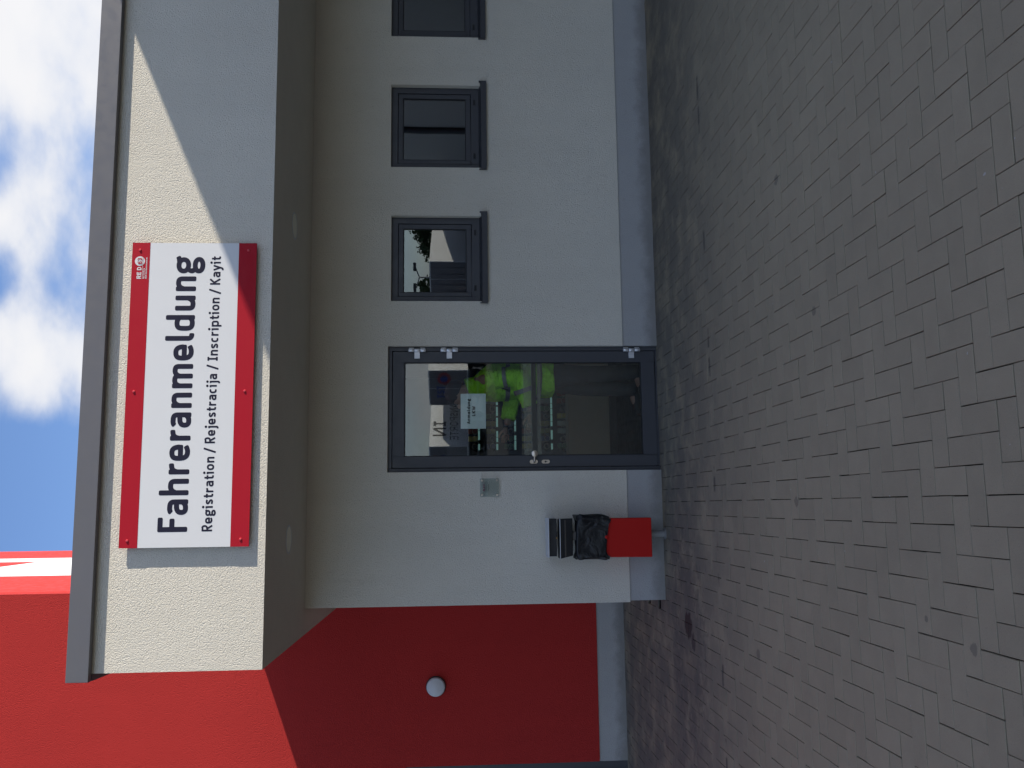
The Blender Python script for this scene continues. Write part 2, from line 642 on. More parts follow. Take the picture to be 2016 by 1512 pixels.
def ell(cx, cy, rx, ry, a0=0, a1=360, n=22, p=2.35):
    """superellipse arc, angles in degrees"""
    out = []
    for i in range(n + 1):
        a = math.radians(a0 + (a1 - a0) * i / n)
        c, s = math.cos(a), math.sin(a)
        out.append((cx + rx * math.copysign(abs(c) ** (2 / p), c), cy + ry * math.copysign(abs(s) ** (2 / p), s)))
    return out


def glyph(ch, w, h):
    """centre lines of one character in units of the ascender height; w outer width, h half stroke"""
    X, T, c = XH, XH - h, w / 2
    R = w - h
    if ch == 'n':
        return [[(h, 0), (h, X)], cub((h, 0.40), (h + .03, 0.60), (c - .02, T), (c + .03, T)) + cub((c + .03, T), (R - .01, T), (R, 0.56), (R, 0.44))[1:] + [(R, 0)]]
    if ch == 'h':
        return [[(h, 0), (h, 1)], cub((h, 0.40), (h + .03, 0.60), (c - .02, T), (c + .03, T)) + cub((c + .03, T), (R - .01, T), (R, 0.56), (R, 0.44))[1:] + [(R, 0)]]
    if ch == 'u':
        return [[(w - x, X - y) for x, y in s] for s in glyph('n', w, h)]
    if ch == 'm':
        st = [[(h, 0), (h, X)]]
        for a, b in ((h, c), (c, R)):
            mid = (a + b) / 2
            st.append(cub((a, 0.42), (a + .02, 0.60), (mid - .02, T), (mid + .02, T)) + cub((mid + .02, T), (b - .01, T), (b, 0.57), (b, 0.46))[1:] + [(b, 0)])
        return st
    if ch == 'r':
        return [[(h, 0), (h, X)], cub((h, 0.38), (h + .02, 0.55), (h + .08, T), (w, T - 0.005))]
    if ch == 'a':
        return [cub((0.07, 0.555), (0.12, T), (0.2, T + .005), (c, T)) + cub((c, T), (R - .02, T), (R, 0.56), (R, 0.45))[1:] + [(R, 0)],
                cub((R, 0.385), (c + .05, 0.39), (h, 0.42), (h, 0.225), 10) + cub((h, 0.225), (h, h), (c - .08, h), (c - .02, h))[1:] + cub((c - .02, h), (c + .1, h), (R - .02, 0.16), (R, 0.22))[1:]]
    if ch == 'e':
        return [[(h + .03, 0.325), (w - 0.01, 0.325)],
                cub((R, 0.325), (R + .005, 0.52), (c + .14, T), (c + .01, T)) + cub((c + .01, T), (h, T), (h, 0.5), (h, 0.35))[1:]
                + cub((h, 0.35), (h, 0.16), (c - .12, h), (c + .02, h))[1:] + cub((c + .02, h), (c + .1, h), (w - .13, h + .02), (w - .045, 0.155))[1:]]
    if ch == 'o':
        return [ell(c, X / 2, c - h, X / 2 - h)]
    if ch == 'c':
        return [ell(c + .02, X / 2, c - h + .02, X / 2 - h, 52, 308)]
    if ch == 'l':
        return [[(h, 1), (h, 0.22)] + cub((h, 0.22), (h, 0.12), (h + .04, h), (w, h))[1:]]
    if ch == 'd':
        return [[(R, 0), (R, 1)], cub((R, 0.50), (R - .02, 0.58), (c + .08, T), (c, T)) + cub((c, T), (h, T), (h, 0.52), (h, 0.35))[1:]
                + cub((h, 0.35), (h, 0.18), (h, h), (c, h))[1:] + cub((c, h), (c + .08, h), (R - .02, 0.13), (R, 0.2))[1:]]
    if ch == 'b':
        return [[(w - x, y) for x, y in s] for s in glyph('d', w, h)]
    if ch == 'p':
        return [[(w - x, X - y if y < 0.99 else -0.24) for x, y in s] for s in glyph('d', w, h)] if False else \
            [[(h, X), (h, -0.26)], [(w - x, y) for x, y in glyph('d', w, h)[1]]]
    if ch == 'g':
        hh = h * 0.9
        cu = w * 0.47
        return [ell(cu, 0.455, cu - hh, 0.245 - hh, p=2.15),
                ell(w * 0.48, -0.075, w * 0.48 - hh, 0.195 - hh * 0.8, p=2.2),
                cub((w * .22, 0.27), (w * .08, 0.18), (w * .10, 0.10), (w * .30, 0.07), 6),
                [(cu + .06, 0.60), (w * 0.86, 0.62), (w, 0.66)]]
    if ch == 's':
        return [cub((w - .05, 0.555), (w - .14, T + .01), (h, T + .03), (h, 0.5)) + cub((h, 0.5), (h, 0.36), (R, 0.36), (R, 0.20))[1:]
                + cub((R, 0.20), (R, h - .03), (0.16, h - .01), (0.05, 0.15))[1:]]
    if ch == 't':
        x = w * 0.42
        return [[(x, 0.90), (x, 0.2)] + cub((x, 0.2), (x, h), (x + .06, h), (w, h))[1:], [(0, T), (w, T)]]
    if ch in 'ij':
        x = w - h if ch == 'j' else c
        body = [(x, X), (x, 0)] if ch == 'i' else [(x, X), (x, -0.1)] + cub((x, -0.1), (x, -0.2), (x - .06, -0.22), (0, -0.21))[1:]
        return [body, ell(x, 0.92, 0.035, 0.035, n=10, p=2), [(x - .14, T), (x, T)]]
    if ch == 'y':
        return [[(0.05, X), (c + .01, 0.06)], [(w - .05, X), (c - .02, -0.06)] + cub((c - .02, -0.06), (c - .06, -0.2), (c - .1, -0.22), (0.02, -0.2))[1:]]
    if ch == '/':
        return [[(0.03, -0.1), (w - .03, 1.06)]]
    if ch == 'F':
        return [[(h, 0), (h, 1)], [(h, 1 - h), (w, 1 - h)], [(h, 0.52), (w * .92, 0.52)]]
    if ch == 'E':
        return [[(h, 0), (h, 1)], [(h, 1 - h), (w, 1 - h)], [(h, 0.52), (w * .92, 0.52)], [(h, h), (w, h)]]
    if ch == 'I':
        return [[(c, 0), (c, 1)], [(0, h), (w, h)], [(0, 1 - h), (w, 1 - h)]]
    if ch == 'R':
        return [[(h, 0), (h, 1)], [(h, 1 - h), (c, 1 - h)] + ell(c, (1 + .44) / 2, R - c, .28 - h * .6, 88, -88, 14)[1:] + [(h, 0.45)], [(c - .02, 0.45), (w - .05, 0)]]
    if ch == 'P':
        return glyph('R', w, h)[:2]
    if ch == 'B':
        return [[(h, 0), (h, 1)], [(h, 1 - h), (c, 1 - h)] + ell(c, .74, R - c - .02, .26 - h, 88, -88, 12)[1:] + [(h, 0.5)],
                [(h, .5), (c, .5)] + ell(c, .29, R - c, .21, 88, -88, 12)[1:] + [(h, h)]]
    if ch == 'D':
        return [[(h, 0), (h, 1)], [(h, 1 - h), (c - .05, 1 - h)] + ell(c - .05, .5, R - c + .05, .5 - h, 88, -88, 16)[1:] + [(h, h)]]
    if ch == 'K':
        return [[(h, 0), (h, 1)], [(w - .05, 1), (h + .02, 0.46)], [(h + .14, 0.58), (w - .04, 0)]]
    if ch == 'A':
        return [[(0.04, 0), (c, 1)], [(w - .04, 0), (c, 1)], [(w * .2, 0.3), (w * .8, 0.3)]]
    if ch == 'L':
        return [[(h, 1), (h, 0)], [(h, h), (w, h)]]
    if ch == 'W':
        return [[(0.05, 1), (w * .28, 0)], [(w * .28, 0), (c, .85)], [(c, .85), (w * .72, 0)], [(w * .72, 0), (w - .05, 1)]]
    if ch == 'N':
        return [[(h, 0), (h, 1)], [(h, 1), (R, 0)], [(R, 0), (R, 1)]]
    if ch == 'T':
        return [[(c, 0), (c, 1)], [(0, 1 - h), (w, 1 - h)]]
    if ch == 'O':
        return [ell(c, .5, c - h, .5 - h)]
    if ch == 'S':
        return [[(x, y / X) for x, y in s] for s in glyph('s', w, h)]
    if ch == '6':
        return [ell(c, .33, c - h, .33 - h), cub((h, .33), (h, .7), (c, .95), (w - .08, 1 - h))]
    if ch == '3':
        return [ell(c, .73, c - h, .27 - h, 150, -80, 14), ell(c, .28, c - h, .28 - h, 80, -150, 14)]
    if ch == '-':
        return [[(0, .35), (w, .35)]]
    if ch == 'z':
        return [[(0, T), (w, T)], [(w - h, T), (h, h)], [(0, h), (w, h)]]
    return []


WID = dict(n=.50, h=.52, u=.50, m=.83, r=.37, a=.50, e=.53, o=.53, c=.45, l=.26, d=.53, b=.53, p=.53, g=.54, s=.44, t=.35, i=.20, j=.24, y=.50, F=.48, E=.48,
           I=.34, R=.54, P=.53, B=.54, D=.55, K=.56, A=.56, L=.44, W=.84, N=.58, T=.48, O=.58, S=.50, z=.42)
WID.update({'/': .33, '6': .52, '3': .52, '-': .3, ' ': .26})


def resample(pts, step):
    out = [pts[0]]
    for a, b in zip(pts[:-1], pts[1:]):
        d = math.hypot(b[0] - a[0], b[1] - a[1])
        k = max(1, int(d / step))
        out += [(a[0] + (b[0] - a[0]) * i / k, a[1] + (b[1] - a[1]) * i / k) for i in range(1, k + 1)]
    return out


class Letters:
    """flat vinyl letters on a plane facing -y (or turned by ax/nrm)"""

    def __init__(self, origin, ax=(1, 0, 0), up=(0, 0, 1)):
        self.o, self.ax, self.up = Vector(origin), Vector(ax), Vector(up)
        self.nrm = self.ax.cross(self.up)
        self.mb = MB()
        self.k = 0

    def stroke(self, pts, hw):
        clean = [pts[0]]
        for p in pts[1:]:
            if math.hypot(p[0] - clean[-1][0], p[1] - clean[-1][1]) > 1e-7:
                clean.append(p)
        pts = clean
        closed = math.hypot(pts[0][0] - pts[-1][0], pts[0][1] - pts[-1][1]) < hw * 0.05
        L = sum(math.hypot(b[0] - a[0], b[1] - a[1]) for a, b in zip(pts[:-1], pts[1:]))
        r_ = min(hw * 0.55, L * 0.3)
        if not closed:   # extra stations so that the ends round off
            dense = []
            acc = 0
            for a, b in zip(pts[:-1], pts[1:]):
                d = math.hypot(b[0] - a[0], b[1] - a[1])
                st = {0.0}
                for s in (r_ * .12, r_ * .4, r_, L - r_, L - r_ * .4, L - r_ * .12):
                    if acc < s < acc + d:
                        st.add((s - acc) / d)
                dense += [(a[0] + (b[0] - a[0]) * t, a[1] + (b[1] - a[1]) * t) for t in sorted(st)]
                acc += d
            pts = dense + [pts[-1]]
        vs, fs = [], []
        s = 0
        n = len(pts)
        off = self.k * 0.00004
        self.k += 1
        for i, p in enumerate(pts):
            if i:
                s += math.hypot(p[0] - pts[i - 1][0], p[1] - pts[i - 1][1])
            q0, q1 = pts[max(i - 1, 0)], pts[min(i + 1, n - 1)]
            if closed and i in (0, n - 1):
                q0, q1 = pts[n - 2], pts[1]
            tx, ty = q1[0] - q0[0], q1[1] - q0[1]
            d = math.hypot(tx, ty) or 1
            tx, ty = tx / d, ty / d
            w = hw
            if not closed:
                e = min(s, L - s)
                if e < r_:
                    w = hw - r_ + math.sqrt(max(0, r_ * r_ - (r_ - e) ** 2))
            for sgn in (-1, 1):
                x, z = p[0] - sgn * ty * w, p[1] + sgn * tx * w
                vs.append(self.o + self.ax * x + self.up * z + self.nrm * off)
        for i in range(n - 1):
            fs.append((2 * i, 2 * i + 2, 2 * i + 3, 2 * i + 1))
        self.mb.add(vs, fs)

    def char(self, ch, x0, x1, base, H, stroke):
        w = (x1 - x0) / H
        self.k = 0
        for st in glyph(ch, w, stroke / 2):
            self.stroke([(x0 + x * H, base + y * H) for x, y in st], stroke / 2 * H)

    def text(self, s, x0, x1, base, H, stroke=0.17, gap=0.13):
        tot = sum(WID.get(c, .5) for c in s) + gap * (len(s) - 1)
        k = (x1 - x0) / (tot * H)
        x = x0
        for c in s:
            w = WID.get(c, .5) * H * k
            if c != ' ':
                self.char(c, x, x + w, base, H, stroke)
            x += w + gap * H * k

    def disc(self, cx, cz, r_, n=28):
        self.k = 0
        off = self.k * 0.00004
        self.k += 1
        self.mb.add([self.o + self.ax * (cx + r_ * math.cos(2 * PI * i / n)) + self.up * (cz + r_ * math.sin(2 * PI * i / n)) + self.nrm * off for i in range(n)], [tuple(range(n))])

    def bar(self, x0, x1, z0, z1):
        off = self.k * 0.00004
        self.k += 1
        self.mb.add([self.o + self.ax * x + self.up * z + self.nrm * off for x, z in ((x0, z0), (x1, z0), (x1, z1), (x0, z1))], [(0, 1, 2, 3)])

    def build(self, name, mat, parent):
        o0 = org(parent)
        me = bpy.data.meshes.new(name)
        me.from_pydata([tuple(p - o0) for p in self.mb.v], [], self.mb.f)
        me.materials.append(mat.m)
        o = bpy.data.objects.new(name, me)
        COL.objects.link(o)
        o.parent = parent
        ORIGIN[o.name] = o0.copy()
        return o


# ================================================================== GROUND
g = MB()
g.quad((-400, -400, -0.030), (400, -400, -0.030), (400, 400, -0.030), (-400, 400, -0.030))
ground = g.build('ground', M['ground'])
tag(ground, kind='structure')

PX0, PX1, PY0, PY1 = -8.0, 9.6, -9.0, 9.40
pb = MB()
pb.quad((PX0, PY0, -0.012), (PX1, PY0, -0.012), (PX1, PY1, -0.012), (PX0, PY1, -0.012))
pavement = pb.build('pavement', M['joint'])
tag(pavement, kind='structure')

U = 0.1
JX, JY = 0.3134, 2.590
pav = []          # (x centre, y centre, along_x)
for i in range(int((JX - PX1) / U) - 2, int((JX - PX0) / U) + 3):
    for j in range(int((PY0 - JY) / U) - 2, int((PY1 - JY) / U) + 3):
        d = (i - j) % 4
        if d == 0:      # long side across the view
            xa, xb, ya, yb = JX - (i + 2) * U, JX - i * U, JY + j * U, JY + (j + 1) * U
            al = True
        elif d == 3:    # long side in depth
            xa, xb, ya, yb = JX - (i + 1) * U, JX - i * U, JY + j * U, JY + (j + 2) * U
            al = False
        else:
            continue
        cx, cy = (xa + xb) / 2, (ya + yb) / 2
        if not (PX0 < cx < PX1 and PY0 < cy):
            continue
        if cy > (YD + 0.12 if cx > XC - 0.02 else YR + 0.12):
            continue
        if cx > 5.5 + 0.36 * (5.86 - cy) + 0.2:
            continue
        pav.append((cx, cy, al))
pav = np.array(pav, float)
# which ones show largest in the picture
P = np.c_[pav[:, :2], np.zeros(len(pav))] - np.array([0, 0, CAM_H])
cz = P @ np.array(FW)
px = (P @ np.array(DN)) / np.maximum(cz, 0.01) * 1741.1 + 1008
py = 756 - (P @ np.array(RI)) / np.maximum(cz, 0.01) * 1741.1
vis = (cz > 0.5) & (px > -20) & (px < 2030) & (py > -14) & (py < 1526)
order = np.argsort(np.where(vis, cz, 1e9))
near = set(order[:300].tolist())


def paver_mesh_data(lx, ly):
    a, b = lx / 2 - 0.0016, ly / 2 - 0.0016
    ch, hz = 0.0018, 0.0014
    zs = [(-0.03, a, b), (-hz, a, b), (0.0, a - ch, b - ch)]
    vs = []
    for z, p, q in zs:
        vs += [(-p, -q, z), (p, -q, z), (p, q, z), (-p, q, z)]
    fs = [(8, 9, 10, 11)]
    for lvl in (0, 4):
        for k in range(4):
            fs.append((lvl + k, lvl + (k + 1) % 4, lvl + 4 + (k + 1) % 4, lvl + 4 + k))
    return np.array(vs, float), np.array(fs, int)


VX, FX = paver_mesh_data(2 * U, U)
VY, FY = paver_mesh_data(U, 2 * U)
pm = {}
for al, (v, f) in ((True, (VX, FX)), (False, (VY, FY))):
    me = bpy.data.meshes.new('paver')
    me.from_pydata(v.tolist(), [], f.tolist())
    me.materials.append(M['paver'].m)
    pm[al] = me
allv, allf = [], []
base = 0
dz = rng.normal(0, 0.0008, len(pav))
tx = rng.normal(0, 0.0022, len(pav))
ty = rng.normal(0, 0.0022, len(pav))
jx = rng.normal(0, 0.0006, len(pav))
jy = rng.normal(0, 0.0006, len(pav))
jr = rng.normal(0, 0.004, len(pav))
for k in range(len(pav)):
    x, y, al = pav[k]
    if k in near:
        o = bpy.data.objects.new('paver', pm[bool(al)])
        o.location = (x + jx[k], y + jy[k], dz[k])
        o.rotation_euler = (tx[k], ty[k], jr[k])
        o.parent = pavement
        COL.objects.link(o)
        continue
    v, f = (VX, FX) if al else (VY, FY)
    w = v.copy()
    w[:, 2] += dz[k] + v[:, 1] * tx[k] - v[:, 0] * ty[k]
    w[:, 0] += x + jx[k] - v[:, 1] * jr[k]
    w[:, 1] += y + jy[k] + v[:, 0] * jr[k]
    allv.append(w)
    allf.append(f + base)
    base += 12
me = bpy.data.meshes.new('paver_field')
V_, F_ = np.concatenate(allv), np.concatenate(allf)
me.vertices.add(len(V_))
me.vertices.foreach_set('co', V_.ravel())
me.loops.add(F_.size)
me.loops.foreach_set('vertex_index', F_.ravel().astype(np.int32))
me.polygons.add(len(F_))
me.polygons.foreach_set('loop_start', np.arange(0, F_.size, 4, dtype=np.int32))
me.update(calc_edges=True)
me.validate()
me.shade_flat()
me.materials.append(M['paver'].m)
fp = bpy.data.objects.new('paver_field', me)
COL.objects.link(fp)
fp.parent = pavement
tag(fp, kind='stuff')

# ================================================================== OFFICE BUILDING
office = empty('office_building', (XC, YD, 0), 'white plastered office block with anthracite door, small square windows and deep canopy', 'building')
XE = 6.6
DOOR = (0.283, 1.346, -0.2, 2.294)
WINS = [(1.732, 2.486, 1.497, 2.272), (2.922, 3.679, 1.497, 2.279), (4.133, 4.88, 1.497, 2.282)]
wb_ = MB()
holed_wall(wb_, XC, XE, ZPL, ZS + 0.003, [DOOR] + WINS, YD, YD + 0.30)
wb_.box(XC, XC + 0.25, YD + 0.303, 12.0, -0.05, ZS + 0.003)
wb_.build('wall', M['plaster'], office)
pl = MB()
holed_wall(pl, XC + 0.012, XE, -0.06, ZPL - 0.002, [DOOR], YD + 0.012, YD + 0.28)
pl.build('plinth', M['plinth'], office)

# canopy: one plastered block whose roof falls to the back
SL = 0.0763
ZT = 4.100


def roof_z(y, z0=ZT):
    return z0 - SL * (y - YF)


cp = MB()
YB = YD + 0.301
cp.prism_x([(YF, ZS), (YF, ZT), (YB, roof_z(YB)), (YB, ZS)], XFL, XE)
cp.prism_x([(YB, ZS), (YB, roof_z(YB)), (YR - 0.006, roof_z(YR)), (YR - 0.006, ZS)], XFL, XC + 0.25)
cp.build('canopy', M['plaster'], office)
rf = MB()
RLX0, RLX1, RLY0, RLY1 = -0.10, 1.55, YB + 0.05, 9.20      # roof opening added out of view to daylight the person


def roof_piece(mb, ya, yb, xa, xb, lo=0.004, hi=0.020):
    mb.prism_x([(ya, roof_z(ya) + lo), (ya, roof_z(ya) + hi), (yb, roof_z(yb) + hi), (yb, roof_z(yb) + lo)], xa, xb)


roof_piece(rf, YF - 0.004, RLY0, XFL - 0.003, XE)
roof_piece(rf, RLY1, YR - 0.008, XFL - 0.003, XE)
roof_piece(rf, RLY0, RLY1, XFL - 0.003, RLX0)
roof_piece(rf, RLY0, RLY1, RLX1, XE)
rf.box(XC + 0.255, XE, YR - 0.006, 11.35, 3.74, 3.80)
rl = MB()
roof_piece(rl, RLY0 - 0.02, RLY1 + 0.02, RLX0 - 0.02, RLX1 + 0.02, 0.0215, 0.030)
rl.build('added_rooflight', M['plate_glass'], office)
rf.build('roof', M['cap'], office)
fc = MB()
fc.box(-1.050, XE, YF - 0.056, YF - 0.008, 3.992, 4.130)
fc.build('roof_edge', M['cap'], office, bevel=0.003)
vg = MB()
y0, y1 = YF - 0.004, YR - 0.008
vg.hexa([(-1.050, y0, 3.990), (-1.010, y0, 3.990), (-1.010, y1, roof_z(y1, 3.990)), (-1.050, y1, roof_z(y1, 3.990)),
         (-1.050, y0, 4.130), (-1.010, y0, 4.130), (-1.010, y1, roof_z(y1, 4.130)), (-1.050, y1, roof_z(y1, 4.130))])
vg.build('verge_trim', M['cap'], office)

# room behind the door and the windows
rm = MB()
rm.box(XC + 0.252, XE, YD + 0.06, 11.2, -0.02, 0.012)
rm.build('floor', M['room_floor'], office)
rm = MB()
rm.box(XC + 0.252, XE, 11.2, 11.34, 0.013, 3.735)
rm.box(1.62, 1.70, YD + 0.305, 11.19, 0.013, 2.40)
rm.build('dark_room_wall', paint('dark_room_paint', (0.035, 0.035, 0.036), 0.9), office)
rm = MB()
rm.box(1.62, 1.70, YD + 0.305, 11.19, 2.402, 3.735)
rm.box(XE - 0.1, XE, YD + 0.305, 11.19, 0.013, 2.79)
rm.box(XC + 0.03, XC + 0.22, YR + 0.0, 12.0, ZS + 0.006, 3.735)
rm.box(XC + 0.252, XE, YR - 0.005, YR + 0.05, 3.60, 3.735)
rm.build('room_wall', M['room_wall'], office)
rm = MB()
rm.box(1.705, XE, YD + 0.305, 11.19, 2.80, 2.88)
rm.build('ceiling', M['room_wall'], office)


def window(wx0, wx1, wz0, wz1):
    yf = YD + 0.055
    f = MB()
    frame4(f, wx0, wx1, wz0, wz1, 0.052, 0.054, 0.056, 0.085, yf, yf + 0.07)
    win = f.build('window', M['dark'], office, bevel=0.002)
    s = MB()
    frame4(s, wx0 + 0.056, wx1 - 0.058, wz0 + 0.089, wz1 - 0.060, 0.034, 0.040, 0.040, 0.042, yf + 0.006, yf + 0.06)
    s.build('sash', M['dark'], win, bevel=0.003)
    k = MB()
    frame4(k, wx0 + 0.0905, wx1 - 0.0985, wz0 + 0.1315, wz1 - 0.1005, 0.005, 0.005, 0.006, 0.005, yf + 0.012, yf + 0.04)
    k.build('gasket', M['black_gasket'], win)
    p = MB()
    p.box(wx0 + 0.0926, wx1 - 0.1006, yf + 0.020, yf + 0.032, wz0 + 0.1336, wz1 - 0.1036)
    p.build('pane', M['win_pane'], win)
    for cx in (wx0 + 0.128, wx1 - 0.132):
        d = MB()
        d.box(cx - 0.024, cx + 0.024, yf - 0.004, yf - 0.0005, wz0 + 0.046, wz0 + 0.064)
        d.build('drain_cover', M['black_gasket'], win)
    sl_ = MB()
    zt = wz0 + 0.002
    # folded sill sheet: sloping top, front drop, upturned ends
    sl_.hexa([(wx0 - 0.016, YD - 0.034, zt - 0.052), (wx1 + 0.030, YD - 0.034, zt - 0.052), (wx1 + 0.030, YD - 0.030, zt - 0.052), (wx0 - 0.016, YD - 0.030, zt - 0.052),
              (wx0 - 0.016, YD - 0.034, zt - 0.006), (wx1 + 0.030, YD - 0.034, zt - 0.006), (wx1 + 0.030, YD - 0.030, zt - 0.006), (wx0 - 0.016, YD - 0.030, zt - 0.006)])
    sl_.hexa([(wx0 - 0.016, YD - 0.0298, zt - 0.012), (wx1 + 0.030, YD - 0.0298, zt - 0.012), (wx1 + 0.030, YD - 0.001, zt - 0.006), (wx0 - 0.016, YD - 0.001, zt - 0.006),
              (wx0 - 0.016, YD - 0.0298, zt - 0.006), (wx1 + 0.030, YD - 0.0298, zt - 0.006), (wx1 + 0.030, YD - 0.001, zt + 0.002), (wx0 - 0.016, YD - 0.001, zt + 0.002)])
    sl_.hexa([(wx0 + 0.002, YD - 0.0008, zt - 0.004), (wx1 - 0.002, YD - 0.0008, zt - 0.004), (wx1 - 0.002, yf - 0.001, zt + 0.006), (wx0 + 0.002, yf - 0.001, zt + 0.006),
              (wx0 + 0.002, YD - 0.0008, zt + 0.002), (wx1 - 0.002, YD - 0.0008, zt + 0.002), (wx1 - 0.002, yf - 0.001, zt + 0.016), (wx0 + 0.002, yf - 0.001, zt + 0.016)])
    for ex in (wx0 - 0.0185, wx1 + 0.0305):
        sl_.box(ex - 0.0015, ex + 0.0015, YD - 0.034, YD - 0.001, zt - 0.050, zt + 0.014)
    sl_.build('sill', M['sill'], win)
    return win


for w_ in WINS:
    window(*w_)

# entrance door
dx0, dx1, dzt = 0.283, 1.346, 2.294
yf = YD + 0.052
dl = MB()
frame4(dl, dx0 + 0.036, dx1 - 0.040, 0.016, dzt - 0.037, 0.096, 0.094, 0.100, 0.118, yf, yf + 0.06)
door = dl.build('door', M['dark'], office, bevel=0.003)
df = MB()
df.box(dx0, dx0 + 0.032, yf - 0.004, yf + 0.08, -0.02, dzt)
df.box(dx1 - 0.036, dx1, yf - 0.004, yf + 0.08, -0.02, dzt)
df.box(dx0 + 0.032, dx1 - 0.036, yf - 0.004, yf + 0.08, dzt - 0.033, dzt)
df.box(dx0 + 0.032, dx1 - 0.036, yf - 0.004, yf + 0.09, -0.02, 0.010)
df.build('door_frame', M['dark'], door, bevel=0.003)
gx0, gx1, gz0, gz1 = dx0 + 0.1322, dx1 - 0.1342, 0.1342, dzt - 0.1372
gk = MB()
frame4(gk, gx0, gx1, gz0, gz1, 0.006, 0.006, 0.006, 0.006, yf + 0.008, yf + 0.045)
gk.build('gasket', M['black_gasket'], door)
pn = MB()
pn.box(gx0 + 0.003, gx1 - 0.003, yf + 0.016, yf + 0.030, gz0 + 0.003, gz1 - 0.003)
pn.build('pane', M['pane'], door)
for hz0, hz1 in ((1.978, 2.124), (1.704, 1.853), (0.144, 0.288)):
    hb = MB()
    cz_ = (hz0 + hz1) / 2
    for a, b in ((hz0, cz_ - 0.026), (cz_ - 0.0245, cz_ + 0.0245), (cz_ + 0.026, hz1)):
        hb.lathe((1.313, yf - 0.020, a), (0, 0, 1), [(0.0, 0), (0.015, 0), (0.016, 0.002), (0.016, b - a - 0.002), (0.015, b - a), (0.0, b - a)], 16)
    hb.box(1.243, 1.300, yf - 0.016, yf - 0.0006, cz_ - 0.0235, cz_ + 0.0235)
    hb.box(1.322, 1.336, yf - 0.018, yf - 0.005, hz0 + 0.004, cz_ - 0.027)
    hb.box(1.322, 1.336, yf - 0.018, yf - 0.005, cz_ + 0.027, hz1 - 0.004)
    hb.build('hinge', M['hinge'], door, bevel=0.002)


def oval_plate(mb, cx, cz, hw, hh, y0, y1, n=10):
    pts = [(cx + hw * math.cos(a), cz + (hh - hw) + hw * math.sin(a)) for a in [PI * i / n for i in range(n + 1)]]
    pts += [(cx + hw * math.cos(a), cz - (hh - hw) + hw * math.sin(a)) for a in [PI + PI * i / n for i in range(n + 1)]]
    mb.prism_y(pts, y0, y1)


hd = MB()
oval_plate(hd, 0.362, 1.073, 0.0155, 0.034, yf - 0.010, yf - 0.0005)
hd.tube([(0.362, yf - 0.009, 1.071), (0.362, yf - 0.040, 1.071), (0.368, yf - 0.050, 1.071), (0.400, yf - 0.054, 1.070), (0.425, yf - 0.054, 1.069)], 0.0095, 12)
hd.lathe((0.427, yf - 0.040, 1.069), (0, -1, 0), [(0.0, 0), (0.026, 0), (0.0275, 0.003), (0.0275, 0.020), (0.025, 0.026), (0.012, 0.029), (0.0, 0.030)], 28)
hd.build('handle', M['steel'], door)
lk = MB()
oval_plate(lk, 0.362, 0.972, 0.0155, 0.034, yf - 0.010, yf - 0.0005)
lko = lk.build('lock_plate', M['steel'], door)
lc = MB()
lc.lathe((0.362, yf - 0.0095, 0.974), (0, -1, 0), [(0.0, 0.002), (0.0075, 0.002), (0.0082, 0.0), ], 16)
lc.box(0.3605, 0.3635, yf - 0.0118, yf - 0.010, 0.958, 0.975)
lc.build('keyhole', M['black_gasket'], door)
# panic bar on the inside
pbm = MB()
pbm.box(gx0 - 0.001, gx1 + 0.001, yf + 0.036, yf + 0.039, 1.078, 1.150)
pbm.box(gx0 - 0.001, gx1 + 0.001, yf + 0.036, yf + 0.039, 1.002, 1.034)
pbo = pbm.build('safety_strip', glass('frosted_strip', 0.05, (0.84, 0.80, 0.73), 0.25), door)
pbk = MB()
pbk.box(gx0 - 0.03, gx1 + 0.03, yf + 0.095, yf + 0.130, 1.0355, 1.0765)
pbk.build('bar_grip', M['black_gasket'], door)
for bx in (gx0 - 0.045, gx1 + 0.032):
    b_ = MB()
    b_.box(bx, bx + 0.012, yf + 0.062, yf + 0.14, 1.0, 1.165)
    b_.build('bar_bracket', M['black_gasket'], door)

# paper note behind the glass
note = empty('paper_note', (0.797, yf + 0.040, 1.471), 'white sheet reading Anmeldung LKW taped inside the entrance door glass', 'notice')
pp = MB()
nx, nz = 6, 5
vs = [(0.648 + 0.299 * i / nx, yf + 0.0385 + 0.0015 * math.sin(i * 1.3 + j), 1.471 + 0.214 * j / nz) for j in range(nz + 1) for i in range(nx + 1)]
pp.add(vs, [(j * (nx + 1) + i, j * (nx + 1) + i + 1, (j + 1) * (nx + 1) + i + 1, (j + 1) * (nx + 1) + i) for j in range(nz) for i in range(nx)], True)
pp.build('sheet', M['paper'], note)
lt = Letters((0, yf + 0.0365, 0))
lt.text('Anmeldung', 0.691, 0.903, 1.605, 0.027, 0.25, 0.17)
lt.text('LKW', 0.756, 0.839, 1.561, 0.027, 0.25, 0.17)
lt.build('lettering', M['ink'], note)

# ================================================================== SIGN BOARD
YS = YF - 0.036
sign = empty('sign_board', (0.76, YS, 3.043), 'long white sign with red edge bands reading Fahreranmeldung, mounted on the canopy front', 'sign')
sb = MB()
sb.box(-0.237, 1.758, YS, YS + 0.005, 3.043, 3.852)
sb.build('panel', M['sign_white'], sign)
for z0, z1 in ((3.738, 3.853), (3.042, 3.159)):
    b = MB()
    b.box(-0.2375, 1.7585, YS - 0.0012, YS + 0.0055, z0, z1)
    b.build('red_band', M['sign_red'], sign)
HL = [('F', -0.14, -0.048), ('a', -0.033, 0.066), ('h', 0.092, 0.197), ('r', 0.225, 0.296), ('e', 0.312, 0.417), ('r', 0.442, 0.512), ('a', 0.526, 0.625), ('n', 0.654, 0.754),
      ('m', 0.783, 0.943), ('e', 0.966, 1.073), ('l', 1.097, 1.148), ('d', 1.164, 1.269), ('u', 1.299, 1.4), ('n', 1.43, 1.53), ('g', 1.552, 1.666)]
